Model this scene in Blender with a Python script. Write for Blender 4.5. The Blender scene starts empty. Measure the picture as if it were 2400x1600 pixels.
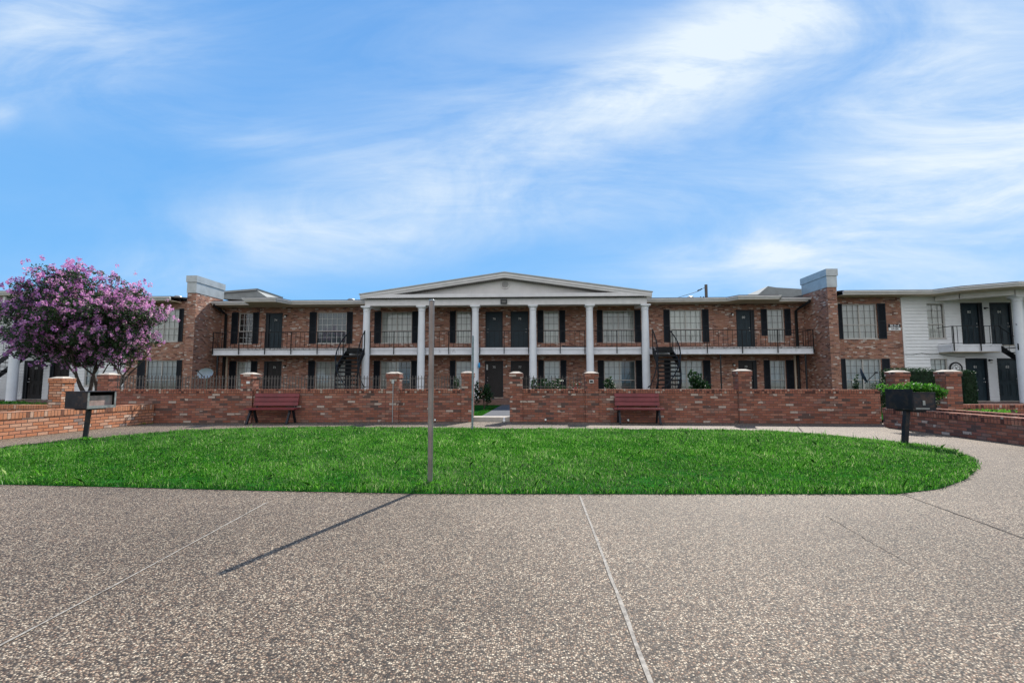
import bpy, math, random
import numpy as np
from mathutils import Vector, Matrix
random.seed(7); rng = np.random.default_rng(7)
PI = math.pi
sc = bpy.context.scene
COL = sc.collection

# ---------------------------------------------------------------- camera model (metres; facade parallel to X)
F = 1130.; EYE = 1.157
PITCH = math.atan(93 / F); YAW = math.radians(2.7)
def ray(px, py):
    x = (px - 1200) / F; u = (800 - py) / F
    c, s = math.cos(PITCH), math.sin(PITCH)
    fy, fz = c - u * s, s + u * c
    cy, sy = math.cos(YAW), math.sin(YAW)
    return (x * cy - fy * sy, x * sy + fy * cy, fz)
def PY(px, py, Y):
    d = ray(px, py); t = Y / d[1]; return Vector((d[0] * t, Y, EYE + d[2] * t))
def PG(px, py, z=0.):
    d = ray(px, py); t = (z - EYE) / d[2]; return Vector((d[0] * t, d[1] * t, z))
def XY(px, Y, py=780): return PY(px, py, Y).x

# ---------------------------------------------------------------- mesh builder
class MB:
    def __init__(s): s.v = []; s.f = []; s.sm = []
    def add(s, vs, fs, smooth=False):
        n = len(s.v); s.v += [tuple(p) for p in vs]
        for f in fs: s.f.append(tuple(i + n for i in f)); s.sm.append(smooth)
        return s
    def box(s, x0, y0, z0, x1, y1, z1):
        v = [(x0,y0,z0),(x1,y0,z0),(x1,y1,z0),(x0,y1,z0),(x0,y0,z1),(x1,y0,z1),(x1,y1,z1),(x0,y1,z1)]
        return s.add(v, [(0,3,2,1),(4,5,6,7),(0,1,5,4),(1,2,6,5),(2,3,7,6),(3,0,4,7)])
    def obox(s, M, sx, sy, sz):
        v = [M @ Vector((x*sx/2, y*sy/2, z*sz/2)) for z in (-1,1) for x, y in ((-1,-1),(1,-1),(1,1),(-1,1))]
        return s.add(v, [(0,3,2,1),(4,5,6,7),(0,1,5,4),(1,2,6,5),(2,3,7,6),(3,0,4,7)])
    def bar(s, a, b, w, h=None):          # rectangular bar from a to b
        a, b = Vector(a), Vector(b); d = b - a; h = h or w
        q = d.to_track_quat('Z', 'Y') if abs(d.normalized().z) < .999 else Matrix.Identity(3).to_quaternion()
        return s.obox(Matrix.Translation((a + b) / 2) @ q.to_matrix().to_4x4(), w, h, d.length)
    def prism(s, poly, z0, z1, ax='z'):   # polygon extruded along an axis; poly counterclockwise
        def m(p, t):
            return {'z': (p[0], p[1], t), 'y': (p[0], t, p[1]), 'x': (t, p[0], p[1])}[ax]
        n = len(poly); v = [m(p, z0) for p in poly] + [m(p, z1) for p in poly]
        fs = [tuple(range(n))[::-1], tuple(range(n, 2*n))] + [(i, (i+1) % n, n + (i+1) % n, n + i) for i in range(n)]
        if ax == 'y': fs = [f[::-1] for f in fs]
        return s.add(v, fs)
    def tube(s, pts, r, n=8, caps=True):
        pts = [Vector(p) for p in pts]; V = []; k = len(pts); up = None
        for i, p in enumerate(pts):
            d = (pts[min(i+1, k-1)] - pts[max(i-1, 0)]).normalized()
            if up is None: up = Vector((0,0,1)) if abs(d.z) < .9 else Vector((0,1,0))
            a = d.cross(up).normalized(); b = a.cross(d); up = b
            rr = r[i] if isinstance(r, (list, tuple)) else r
            V += [p + (a*math.cos(2*PI*j/n) + b*math.sin(2*PI*j/n)) * rr for j in range(n)]
        fs = [(i*n+j, (i+1)*n+j, (i+1)*n+(j+1) % n, i*n+(j+1) % n) for i in range(k-1) for j in range(n)]
        s.add(V, fs, True)
        if caps:
            s.add(V[:n], [tuple(range(n))]); s.add(V[-n:], [tuple(range(n))[::-1]])
        return s
    def lathe(s, prof, c=(0,0,0), n=24, ax='z'):
        V = []
        for r, z in prof:
            for j in range(n):
                a = 2*PI*j/n; x, y = r*math.cos(a), r*math.sin(a)
                V.append((c[0]+x, c[1]+y, c[2]+z) if ax == 'z' else (c[0]+x, c[1]+z, c[2]+y))
        k = len(prof)
        fs = [(i*n+j, i*n+(j+1) % n, (i+1)*n+(j+1) % n, (i+1)*n+j) for i in range(k-1) for j in range(n)]
        if ax == 'y': fs = [f[::-1] for f in fs]
        return s.add(V, fs, True)
    def disc(s, c, r, n=24, nrm=-1):      # disc in the XZ plane
        V = [(c[0]+r*math.cos(2*PI*j/n), c[1], c[2]+r*math.sin(2*PI*j/n)) for j in range(n)]
        return s.add(V, [tuple(range(n)) if nrm < 0 else tuple(range(n))[::-1]])
    def mesh(s, name, mat):
        me = bpy.data.meshes.new(name); me.from_pydata(s.v, [], s.f)
        me.polygons.foreach_set('use_smooth', s.sm); me.materials.append(mat); me.update()
        return me

WL = {}
def put(name, me, parent=None, at=(0,0,0), rz=0, label=None):
    o = bpy.data.objects.new(name, me); COL.objects.link(o)
    w = Vector(at)
    if parent: o.parent = parent; o.location = w - WL[parent.name]
    else: o.location = w
    WL[o.name] = w; o.rotation_euler = (0,0,rz)
    if label: o['label'] = label
    return o
def mb(name, b, mat, parent=None, at=(0,0,0), rz=0, label=None):
    return put(name, b.mesh(name, mat), parent, at, rz, label)
def loc(name, b, mat, parent):            # part given in its thing's own coordinates
    return put(name, b.mesh(name, mat), parent, WL[parent.name])
def tag(o, label, cat, group=None):
    o['label'] = label; o['category'] = cat
    if group: o['group'] = group
    return o
def thing(name, label, cat, at=(0,0,0), rz=0, group=None):
    o = bpy.data.objects.new(name, None); COL.objects.link(o); o.location = at; o.rotation_euler = (0,0,rz)
    o.empty_display_size = .2; WL[o.name] = Vector(at)
    return tag(o, label, cat, group)
def kids(o): return [c for c in bpy.data.objects if c.parent == o]
def copy_tree(o, parent=None):
    c = o.copy(); COL.objects.link(c); c.parent = parent
    for ch in kids(o): copy_tree(ch, c)
    return c
def struct(o, kind='structure'): o['kind'] = kind; return o

# ---------------------------------------------------------------- materials
class NT:
    def __init__(s, name):
        s.m = bpy.data.materials.new(name); s.m.use_nodes = True; s.t = s.m.node_tree
        s.p = s.t.nodes['Principled BSDF']; s.out = s.t.nodes['Material Output']
    def n(s, ty, **k):
        o = s.t.nodes.new(ty)
        for a, b in k.items():
            if a.startswith('i_'):
                key = a[2:]; key = int(key) if key.isdigit() else key.replace('_', ' ')
                o.inputs[key].default_value = b
            else: setattr(o, a, b)
        return o
    def l(s, a, b): s.t.links.new(a, b)
    def math(s, op, a, b=None, c=None):
        o = s.n('ShaderNodeMath', operation=op)
        for i, x in enumerate((a, b, c)):
            if x is None: continue
            if isinstance(x, (int, float)): o.inputs[i].default_value = x
            else: s.l(x, o.inputs[i])
        return o.outputs[0]
    def mix(s, fac, a, b, blend='MIX'):
        o = s.n('ShaderNodeMix', data_type='RGBA', blend_type=blend)
        for i, x in ((0, fac), (6, a), (7, b)):
            if isinstance(x, (int, float)): o.inputs[i].default_value = x
            elif isinstance(x, tuple): o.inputs[i].default_value = (*x[:3], 1)
            else: s.l(x, o.inputs[i])
        return o.outputs[2]
    def ramp(s, fac, stops, interp='LINEAR'):
        o = s.n('ShaderNodeValToRGB'); r = o.color_ramp; r.interpolation = interp
        while len(r.elements) < len(stops): r.elements.new(.5)
        for e, (p, c) in zip(r.elements, stops):
            e.position = p; e.color = (*c, 1) if isinstance(c, tuple) else (c, c, c, 1)
        s.l(fac, o.inputs[0]); return o.outputs[0]
    def noise(s, scale, vec=None, detail=3, rough=.5, out=0, dist=0):
        o = s.n('ShaderNodeTexNoise'); o.inputs['Scale'].default_value = scale; o.inputs['Detail'].default_value = detail
        o.inputs['Roughness'].default_value = rough; o.inputs['Distortion'].default_value = dist
        s.l(vec if vec is not None else s.obj(), o.inputs['Vector']); return o.outputs[out]
    def obj(s):
        if not hasattr(s, '_o'): s._o = s.n('ShaderNodeTexCoord').outputs['Object']
        return s._o
    def bump(s, h, strength=.5, dist=.01):
        o = s.n('ShaderNodeBump', i_Strength=strength, i_Distance=dist); s.l(h, o.inputs['Height']); s.l(o.outputs[0], s.p.inputs['Normal'])
    def col(s, c):
        if isinstance(c, tuple): s.p.inputs['Base Color'].default_value = (*c, 1)
        else: s.l(c, s.p.inputs['Base Color'])
        return s
    def rough(s, r, metal=0, spec=.5):
        s.p.inputs['Roughness'].default_value = r; s.p.inputs['Metallic'].default_value = metal
        s.p.inputs['Specular IOR Level'].default_value = spec; return s

def simple(name, c, rough=.6, metal=0, var=.12, scale=6, spec=.4, bump=0, stain=None):
    t = NT(name)
    n1 = t.noise(scale, detail=5, rough=.6)
    a = tuple(x*(1-var*1.6) for x in c); b = tuple(min(1, x*(1+var)) for x in c)
    k = t.ramp(n1, [(.3, a), (.7, b)])
    if stain:
        n2 = t.noise(stain[1], detail=6, rough=.7)
        k = t.mix(t.ramp(n2, [(stain[2], 0.), (stain[2]+.12, stain[3])]), k, stain[0])
    t.col(k).rough(rough, metal, spec)
    if bump: t.bump(t.noise(scale*8, detail=3), bump, .004)
    return t.m

def brick(name, stops, mortar, bw=.213, bh=.0677, mw=.010, rowlock=False, patch=(.5, .6), big=.25):
    t = NT(name); ge = t.n('ShaderNodeNewGeometry')
    sn = t.n('ShaderNodeSeparateXYZ'); t.l(ge.outputs['True Normal'], sn.inputs[0])
    so = t.n('ShaderNodeSeparateXYZ'); t.l(t.obj(), so.inputs[0])
    isx = t.math('GREATER_THAN', t.math('ABSOLUTE', sn.outputs[0]), .6)
    isz = t.math('GREATER_THAN', t.math('ABSOLUTE', sn.outputs[2]), .6)
    mixf = lambda f, a, b: t.math('ADD', t.math('MULTIPLY', a, t.math('SUBTRACT', 1., f)), t.math('MULTIPLY', b, f))
    u = mixf(isx, so.outputs[0], so.outputs[1])
    v = mixf(isz, so.outputs[2], so.outputs[1])
    vr = t.math('DIVIDE', v, bh); row = t.math('FLOOR', vr)
    sh = t.math('MULTIPLY', t.math('MODULO', t.math('ABSOLUTE', row), 2.), 0. if rowlock else .5)
    uc = t.math('ADD', t.math('DIVIDE', u, bw), sh); cell = t.math('FLOOR', uc)
    fu = t.math('FRACT', uc); fv = t.math('FRACT', vr)
    eu = t.math('MULTIPLY', t.math('MINIMUM', fu, t.math('SUBTRACT', 1., fu)), bw)
    ev = t.math('MULTIPLY', t.math('MINIMUM', fv, t.math('SUBTRACT', 1., fv)), bh)
    edge = t.math('MINIMUM', eu, ev)
    wob = t.math('MULTIPLY', t.math('SUBTRACT', t.noise(60, detail=2), .5), .006)
    mm = t.n('ShaderNodeMapRange', interpolation_type='SMOOTHSTEP'); t.l(t.math('ADD', edge, wob), mm.inputs[0])
    mm.inputs[1].default_value = mw*.35; mm.inputs[2].default_value = mw*.75
    face = mm.outputs[0]
    cv = t.n('ShaderNodeCombineXYZ'); t.l(cell, cv.inputs[0]); t.l(row, cv.inputs[1]); t.l(isx, cv.inputs[2])
    wn = t.n('ShaderNodeTexWhiteNoise', noise_dimensions='3D'); t.l(cv.outputs[0], wn.inputs[0])
    pn = t.noise(.9, detail=3, rough=.6)
    fac = t.math('ADD', wn.outputs[0], t.math('MULTIPLY', t.math('SUBTRACT', pn, .5), big*2))
    c = t.ramp(fac, stops, 'CONSTANT')
    c = t.mix(.8, c, t.ramp(t.noise(35, detail=4, rough=.7), [(.3, .72), (.7, 1.22)]), 'MULTIPLY')
    soot = t.ramp(t.noise(1.7, detail=5, rough=.65), [(patch[0], 0.), (patch[1], .5)])
    c = t.mix(soot, c, t.mix(.6, c, (.06, .045, .04)))
    t.col(t.mix(face, mortar, c)).rough(.88, 0, .2)
    h = t.math('ADD', face, t.math('MULTIPLY', t.noise(90, detail=3), .5))
    t.bump(h, .7, .006)
    return t.m

M = {}
M['brick_house'] = brick('house_brick', [(0, (.17,.08,.060)), (.10, (.32,.155,.10)), (.34, (.38,.185,.125)), (.52, (.335,.16,.118)), (.68, (.43,.235,.17)), (.80, (.26,.155,.125)), (.885, (.56,.46,.40)), (.945, (.44,.30,.235))], (.27,.215,.18), bw=.2, mw=.008, patch=(.62,.80), big=.2)
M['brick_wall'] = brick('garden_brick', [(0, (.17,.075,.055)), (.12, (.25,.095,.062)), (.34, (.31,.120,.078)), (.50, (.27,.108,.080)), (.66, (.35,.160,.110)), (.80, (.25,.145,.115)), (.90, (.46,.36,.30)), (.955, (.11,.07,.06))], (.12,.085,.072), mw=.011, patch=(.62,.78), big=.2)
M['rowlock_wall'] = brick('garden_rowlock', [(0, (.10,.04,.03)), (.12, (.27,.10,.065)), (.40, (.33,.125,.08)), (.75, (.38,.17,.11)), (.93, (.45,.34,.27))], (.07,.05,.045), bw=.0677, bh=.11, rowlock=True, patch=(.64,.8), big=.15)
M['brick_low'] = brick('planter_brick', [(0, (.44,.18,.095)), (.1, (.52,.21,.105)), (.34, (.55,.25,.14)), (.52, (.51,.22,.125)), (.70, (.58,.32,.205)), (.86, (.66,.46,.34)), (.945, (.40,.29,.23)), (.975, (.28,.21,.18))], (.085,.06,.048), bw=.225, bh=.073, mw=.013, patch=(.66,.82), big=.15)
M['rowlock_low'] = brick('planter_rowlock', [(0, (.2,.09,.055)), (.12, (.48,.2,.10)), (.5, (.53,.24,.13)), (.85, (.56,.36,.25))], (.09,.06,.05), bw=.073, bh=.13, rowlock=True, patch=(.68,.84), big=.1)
M['mortar'] = simple('mortar_cap', (.50,.44,.37), .9, bump=.4, stain=((.16,.13,.11), 5, .55, .6))
M['trim'] = simple('painted_trim', (.75,.72,.71), .5, var=.06, scale=3, stain=((.34,.31,.27), 4, .6, .35))
M['soffit'] = simple('soffit_board', (.60,.50,.38), .7, var=.08, scale=2)
M['column'] = simple('column_paint', (.77,.78,.80), .5, var=.05, scale=2, stain=((.42,.42,.42), 3, .62, .35))
M['slab'] = simple('balcony_fascia', (.73,.73,.76), .6, var=.06, scale=3, stain=((.22,.2,.19), 3.2, .6, .6))
M['slab_edge'] = simple('worn_slab_edge', (.46,.44,.44), .85, var=.2, scale=14, bump=.5, stain=((.05,.05,.05), 9, .5, .85))
M['siding'] = simple('lap_siding', (.80,.80,.80), .55, var=.04, scale=2, stain=((.55,.53,.5), 2.5, .62, .35))
M['tympanum'] = simple('gable_board', (.70,.675,.65), .6, var=.05, scale=2, stain=((.45,.42,.38), 4, .62, .3))
M['roof'] = simple('roof_felt', (.055,.055,.06), .9, bump=.4)
M['metal'] = simple('galvanised_sheet', (.42,.44,.44), .42, .55, var=.1, scale=2.5, stain=((.25,.23,.2), 4, .6, .4))
M['monitor'] = simple('dull_sheet_metal', (.27,.285,.28), .8, 0, var=.1, scale=2.5, stain=((.18,.17,.15), 4, .6, .4))
M['black'] = simple('black_painted_metal', (.008,.009,.011), .5, 0, var=.3, scale=9, spec=.25, stain=((.07,.04,.03), 8, .66, .5))
M['fence'] = simple('weathered_iron', (.10,.09,.085), .5, .3, var=.3, scale=12, stain=((.16,.10,.07), 14, .55, .6))
M['shutter'] = simple('shutter_paint', (.007,.011,.018), .6, var=.2, scale=4)
M['door_up'] = simple('blue_black_door', (.010,.026,.037), .5, var=.15, scale=4)
M['door_low'] = simple('brown_black_door', (.016,.012,.012), .5, var=.2, scale=4)
M['doorframe'] = simple('dark_door_frame', (.008,.011,.016), .5)
M['chrome'] = simple('polished_handle', (.75,.74,.72), .22, .9, var=.02)
M['white'] = simple('white_enamel', (.8,.8,.8), .4, var=.02)
M['lens'] = simple('lamp_glass', (.85,.84,.8), .25, var=.02)
M['winframe'] = simple('window_frame_paint', (.50,.47,.43), .5, var=.08)
M['muntin_grey'] = simple('grey_muntin', (.16,.15,.14), .6)
M['muntin_white'] = simple('white_muntin', (.72,.72,.70), .5)
M['dark'] = simple('dark_room', (.02,.02,.022), .9)
M['blind'] = simple('teal_grey_blind', (.20,.27,.29), .7, var=.1, scale=2)
M['vent_dark'] = simple('shadowed_vent', (.10,.09,.085), .8)
M['downspout'] = simple('black_downspout', (.012,.012,.014), .45)
M['concrete'] = simple('pale_concrete', (.42,.38,.33), .9, var=.12, scale=5, bump=.4, stain=((.2,.18,.16), 3, .58, .5))
M['walk'] = simple('shade_toned_walk', (.065,.072,.085), .9, var=.12, scale=4, bump=.4)  # walkway colour darkened to carry the building's shade
M['joint'] = simple('joint_mortar', (.32,.29,.25), .95, var=.3, scale=30, stain=((.07,.055,.045), 7, .56, .7))
M['joint_faint'] = simple('faint_joint_mortar', (.26,.22,.18), .95, var=.3, scale=30, stain=((.10,.08,.06), 5, .5, .8))
M['crack'] = simple('dark_joint', (.045,.035,.03), .95)
M['tarp'] = simple('dark_blue_tarp', (.012,.016,.028), .6)
M['bench'] = simple('oxblood_slat', (.185,.026,.03), .42, var=.2, scale=5, stain=((.32,.15,.12), 12, .64, .35))
M['benchleg'] = simple('black_bench_leg', (.012,.013,.018), .5, .2)
M['grill'] = simple('sooty_steel', (.022,.025,.032), .48, .45, var=.25, scale=4, stain=((.085,.055,.042), 6, .5, .6))
M['grill_in'] = simple('rusty_firebox', (.42,.29,.25), .8, .2, var=.25, scale=6, stain=((.33,.30,.27), 8, .55, .6))
M['grill_lip'] = simple('grey_grill_lip', (.30,.31,.30), .6, .4, var=.25, scale=8, stain=((.07,.05,.04), 7, .55, .6))
M['pole'] = simple('tarnished_post', (.34,.30,.28), .42, .35, var=.18, scale=5, stain=((.26,.12,.10), 9, .62, .5))
M['galv'] = simple('mottled_galvanised', (.24,.29,.30), .5, .4, var=.2, scale=9, stain=((.06,.05,.045), 22, .56, .8))
M['dish'] = simple('grey_dish', (.36,.42,.47), .45, var=.05)
M['dishdark'] = simple('dark_dish', (.06,.085,.12), .5)
M['porch'] = simple('porch_paving', (.17,.10,.08), .9, var=.2, scale=8, bump=.3)
M['soil'] = simple('planter_soil', (.11,.085,.06), .95, var=.35, scale=9, bump=.7, stain=((.3,.26,.2), 14, .6, .5))
M['bark'] = simple('grey_bark', (.075,.055,.045), .85, var=.3, scale=9, bump=.5)
M['wood'] = simple('weathered_pole_wood', (.13,.11,.10), .9, var=.2, scale=8)
M['blue'] = simple('sky_blue_plastic', (.03,.30,.62), .4)
M['signblack'] = simple('sign_black', (.008,.008,.012), .4, var=.02)
M['paper'] = simple('paper', (.68,.68,.66), .8, var=.05)
M['numeral'] = simple('number_white', (.62,.62,.6), .5, var=.02)
M['cable'] = simple('dark_cable', (.03,.028,.026), .6)

t = NT('curtain_cloth'); oi = t.n('ShaderNodeObjectInfo'); t.col(t.mix(1., t.ramp(t.noise(1.3, detail=2), [(.3, (.74,.74,.71)), (.7, (.90,.89,.86))]), t.ramp(oi.outputs['Random'], [(0, (.74,.74,.73)), (.5, (.9,.9,.88)), (1, (1.,1.,.98))]), 'MULTIPLY')).rough(.9, 0, .1); M['curtain'] = t.m
t = NT('window_glass'); g = t.n('ShaderNodeBsdfGlossy', i_Roughness=.03); tr = t.n('ShaderNodeBsdfTransparent'); tr.inputs[0].default_value = (.92,.95,.95,1)
fr = t.n('ShaderNodeFresnel', i_IOR=1.5); mx = t.n('ShaderNodeMixShader')
t.l(t.math('ADD', t.math('MULTIPLY', fr.outputs[0], 1.), .045), mx.inputs[0]); t.l(tr.outputs[0], mx.inputs[1]); t.l(g.outputs[0], mx.inputs[2]); t.l(mx.outputs[0], t.out.inputs[0]); M['glass'] = t.m

def pebbles():
    t = NT('exposed_aggregate')
    vo = t.n('ShaderNodeTexVoronoi', feature='F1'); vo.inputs['Scale'].default_value = 102; vo.inputs['Randomness'].default_value = .95
    wv = t.n('ShaderNodeVectorMath', operation='ADD'); t.l(t.obj(), wv.inputs[0])
    nz = t.noise(40, detail=2, out=1); sv = t.n('ShaderNodeVectorMath', operation='SCALE'); sv.inputs[3].default_value = .009; t.l(nz, sv.inputs[0]); t.l(sv.outputs[0], wv.inputs[1])
    t.l(wv.outputs[0], vo.inputs['Vector'])
    sc_ = t.n('ShaderNodeSeparateColor'); t.l(vo.outputs['Color'], sc_.inputs[0])
    c = t.ramp(sc_.outputs[0], [(0, (.04,.033,.028)), (.12, (.12,.08,.058)), (.28, (.24,.175,.13)), (.42, (.38,.295,.225)), (.58, (.50,.41,.32)), (.74, (.29,.25,.215)), (.83, (.68,.60,.49)), (.95, (.38,.25,.18))], 'CONSTANT')
    c = t.mix(.5, c, t.ramp(sc_.outputs[1], [(0, .65), (1, 1.3)]), 'MULTIPLY')
    d = t.ramp(vo.outputs['Distance'], [(.30, 0.), (.56, 1.)])
    c = t.mix(t.math('MULTIPLY', d, .88), c, (.034,.029,.026))
    big = t.ramp(t.noise(.42, detail=5, rough=.6), [(.32, (.70,.655,.585)), (.7, (1.12,1.06,.965))])
    c = t.mix(1., c, big, 'MULTIPLY')
    c = t.mix(.35, c, t.ramp(t.noise(3.1, detail=5, rough=.7), [(.35, .75), (.65, 1.2)]), 'MULTIPLY')
    st = t.ramp(t.noise(.8, detail=7, rough=.72), [(.56, 0.), (.72, .5)])
    c = t.mix(st, c, t.mix(.6, c, (.12,.09,.07)))
    t.col(c).rough(.72, 0, .3)
    t.bump(t.ramp(vo.outputs['Distance'], [(0, 1.), (.65, 0.)]), .55, .005)
    return t.m
M['pebbles'] = pebbles()

def foliage(name, stops, transl=.35, rough=.5, spec=.35):
    t = NT(name); a = t.n('ShaderNodeAttribute', attribute_name='tone')
    c = t.ramp(a.outputs['Fac'], stops)
    t.col(c).rough(rough, 0, spec)
    tb = t.n('ShaderNodeBsdfTranslucent'); t.l(c, tb.inputs[0])
    mx = t.n('ShaderNodeMixShader'); mx.inputs[0].default_value = transl
    t.l(t.p.outputs[0], mx.inputs[1]); t.l(tb.outputs[0], mx.inputs[2]); t.l(mx.outputs[0], t.out.inputs[0])
    return t.m
M['grass'] = foliage('grass_blades', [(0, (.010,.060,.006)), (.35, (.048,.215,.012)), (.7, (.118,.365,.030)), (.9, (.25,.50,.10)), (1, (.46,.54,.26))], .48, .42, .4)
def grass_mat():                                  # tone above 1.3 marks cut, greyer blades
    m = M['grass']; nt = m.node_tree; at_ = [n for n in nt.nodes if n.type == 'ATTRIBUTE'][0]; rp = [n for n in nt.nodes if n.type == 'VALTORGB'][0]
    gt = nt.nodes.new('ShaderNodeMath'); gt.operation = 'GREATER_THAN'; gt.inputs[1].default_value = 1.3; nt.links.new(at_.outputs['Fac'], gt.inputs[0])
    mx = nt.nodes.new('ShaderNodeMix'); mx.data_type = 'RGBA'; nt.links.new(gt.outputs[0], mx.inputs[0]); mx.inputs[7].default_value = (.10, .17, .07, 1)
    dst = [l.to_socket for l in rp.outputs[0].links]; nt.links.new(rp.outputs[0], mx.inputs[6])
    for d_ in dst: nt.links.new(mx.outputs[2], d_)
grass_mat()
M['turf'] = simple('turf_soil', (.018,.10,.014), 1, var=.4, scale=7, spec=0, bump=.6, stain=((.05,.075,.025), 5, .6, .4))
M['shade_grass'] = simple('short_grass_ground', (.012,.065,.012), 1, spec=0, var=.35, scale=9, bump=.7)  # courtyard grass darkened in colour to stand in for shade
M['leaf'] = foliage('shrub_leaves', [(0, (.008,.022,.009)), (.5, (.016,.046,.015)), (1, (.04,.095,.025))])  # leaf tones darkened to put the courtyard shade into the colour
M['leaf_bright'] = foliage('bright_shrub_leaves', [(0, (.010,.045,.008)), (.5, (.045,.18,.015)), (.8, (.13,.36,.035)), (1, (.22,.44,.07))], .45, .55, .25)
M['leaf_tree'] = foliage('myrtle_leaves', [(0, (.016,.042,.018)), (.5, (.045,.090,.032)), (.85, (.10,.14,.055)), (1, (.24,.14,.08))])
M['blossom'] = foliage('myrtle_blossom', [(0, (.36,.16,.46)), (.4, (.60,.26,.56)), (.75, (.78,.40,.64)), (1, (.88,.62,.74))], .5, .7, .1)
M['flower'] = foliage('pale_flowers', [(0, (.6,.6,.6)), (1, (.8,.78,.76))])
M['redflower'] = foliage('red_flowers', [(0, (.4,.03,.04)), (1, (.6,.08,.1))])

# ---------------------------------------------------------------- leaf meshes
def leaf_mesh(name, P, size, tone, mat, aspect=2.2, up=None, fold=True):
    n = len(P); P = np.asarray(P, float)
    d = rng.normal(size=(n, 3))
    if up is not None: d += np.array([0, 0, up])
    d /= np.linalg.norm(d, axis=1)[:, None]
    r = rng.normal(size=(n, 3)); s = np.cross(d, r); s /= np.linalg.norm(s, axis=1)[:, None]
    L = (np.asarray(size) * rng.uniform(.6, 1.3, n))[:, None]; W = L / aspect
    V = np.stack([P - d*L/2, P + s*W/2, P + d*L/2, P - s*W/2], 1).reshape(-1, 3)
    me = bpy.data.meshes.new(name); me.vertices.add(4*n); me.vertices.foreach_set('co', V.ravel().astype(np.float32))
    me.loops.add(4*n); me.loops.foreach_set('vertex_index', np.arange(4*n, dtype=np.int32))
    me.polygons.add(n); me.polygons.foreach_set('loop_start', np.arange(0, 4*n, 4, dtype=np.int32))
    at = me.attributes.new('tone', 'FLOAT', 'POINT'); at.data.foreach_set('value', np.repeat(np.clip(tone, 0, 1), 4).astype(np.float32))
    me.materials.append(mat); me.update(calc_edges=True); return me

def fbm2(x, y, seed=0):
    r = np.random.default_rng(seed); v = np.zeros_like(x)
    for k in range(4):
        for _ in range(3):
            a = r.uniform(0, 2*PI); f = 1.1 * 2**k * r.uniform(.7, 1.3); p = r.uniform(0, 9)
            v += np.sin((x*np.cos(a) + y*np.sin(a))*f + p) / (1.7**k) / 3
    return v
def inpoly(x, y, poly):
    c = np.zeros(len(x), bool); n = len(poly)
    for i in range(n):
        x0, y0 = poly[i]; x1, y1 = poly[(i+1) % n]
        if y0 == y1: continue
        k = ((y0 > y) != (y1 > y)) & (x < (x1-x0)*(y-y0)/(y1-y0) + x0); c ^= k
    return c
def blades(name, x, y, z, h, w, tone, lean, mat):
    n = len(x); a = rng.uniform(0, 2*PI, n); s = np.stack([np.cos(a), np.sin(a), 0*a], 1)
    b = rng.uniform(0, 2*PI, n); ld = np.stack([np.cos(b)*lean, np.sin(b)*lean, 0*b], 1) * h[:, None]
    P = np.stack([x, y, z], 1); W = w[:, None]; Z = np.array([0, 0, 1.]) * h[:, None]
    V = np.stack([P - s*W/2, P + s*W/2, P + s*W*.36 + ld*.35 + Z*.6, P + ld + Z*(1-.25*lean[:, None]), P - s*W*.36 + ld*.35 + Z*.6], 1).reshape(-1, 3)
    me = bpy.data.meshes.new(name); me.vertices.add(5*n); me.vertices.foreach_set('co', V.ravel().astype(np.float32))
    me.loops.add(5*n); me.loops.foreach_set('vertex_index', np.arange(5*n, dtype=np.int32))
    me.polygons.add(n); me.polygons.foreach_set('loop_start', np.arange(0, 5*n, 5, dtype=np.int32))
    at = me.attributes.new('tone', 'FLOAT', 'POINT'); at.data.foreach_set('value', np.repeat(np.clip(tone, 0, 2), 5).astype(np.float32))
    me.materials.append(mat); me.update(calc_edges=True); return me

# ---------------------------------------------------------------- the ground
b = MB(); b.add([(-400,-400,-.12),(400,-400,-.12),(400,500,-.12),(-400,500,-.12)], [(0,1,2,3)])
M['far_ground'] = simple('far_ground', (.07,.085,.045), 1, spec=0, var=.3, scale=.2)
struct(mb('ground', b, M['far_ground']))
b = MB(); b.add([(-26,-22,0),(26,-22,0),(26,13.95,0),(-26,13.95,0)], [(0,1,2,3)])
struct(mb('paving', b, M['pebbles']))
lawn_px = [(0,1135),(300,1142),(620,1150),(990,1157),(1500,1158),(2100,1158),(2200,1146),(2260,1125),(2290,1100),(2287,1081),(2230,1060),(2130,1043),(2000,1030),(1900,1020),(1800,1013),(1600,1009),(1200,1008),(800,1004),(600,1006),(400,1014),(180,1036)]
lawn = [tuple(PG(*p)[:2]) for p in lawn_px] + [(-8.85, 9.1), (-9.0, 8.2), (-8.75, 7.4), (-8.05, 6.35), (-7.2, 5.6)]
cxl, cyl = -1., 8.2
b = MB(); n = len(lawn)
b.add([(x, y, .004) for x, y in lawn] + [(cxl+(x-cxl)*.985, cyl+(y-cyl)*.965, .03) for x, y in lawn], [(i, (i+1) % n, n+(i+1) % n, n+i) for i in range(n)] + [tuple(range(n, 2*n))])
struct(mb('lawn', b, M['turf']))
N = 330000
x = rng.uniform(-9.3, 7.1, N*2); y = rng.uniform(4.9, 12.1, N*2)
k = inpoly(x + rng.normal(0, .022, N*2), y + rng.normal(0, .022, N*2), lawn); x, y = x[k], y[k]
k = rng.uniform(size=len(x)) < np.clip(1.25 - (y-5)*.095, .5, 1); x, y = x[k], y[k]
cl = fbm2(x, y, 3); c2 = fbm2(x*3.1, y*3.1, 5); c3 = fbm2(x*9, y*9, 11)
h = np.clip(.040 + .010*cl + .012*c2 + .012*c3 + rng.gamma(2., .006, len(x)), .022, .14)
tall = rng.uniform(size=len(x)) < .02; h[tall] *= 1.9
w = rng.uniform(.004, .009, len(x)) * np.clip(y/6, .9, 1.7)
tone = .40 + .12*cl + .12*c2 + .12*c3 + rng.normal(0, .30, len(x))
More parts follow.
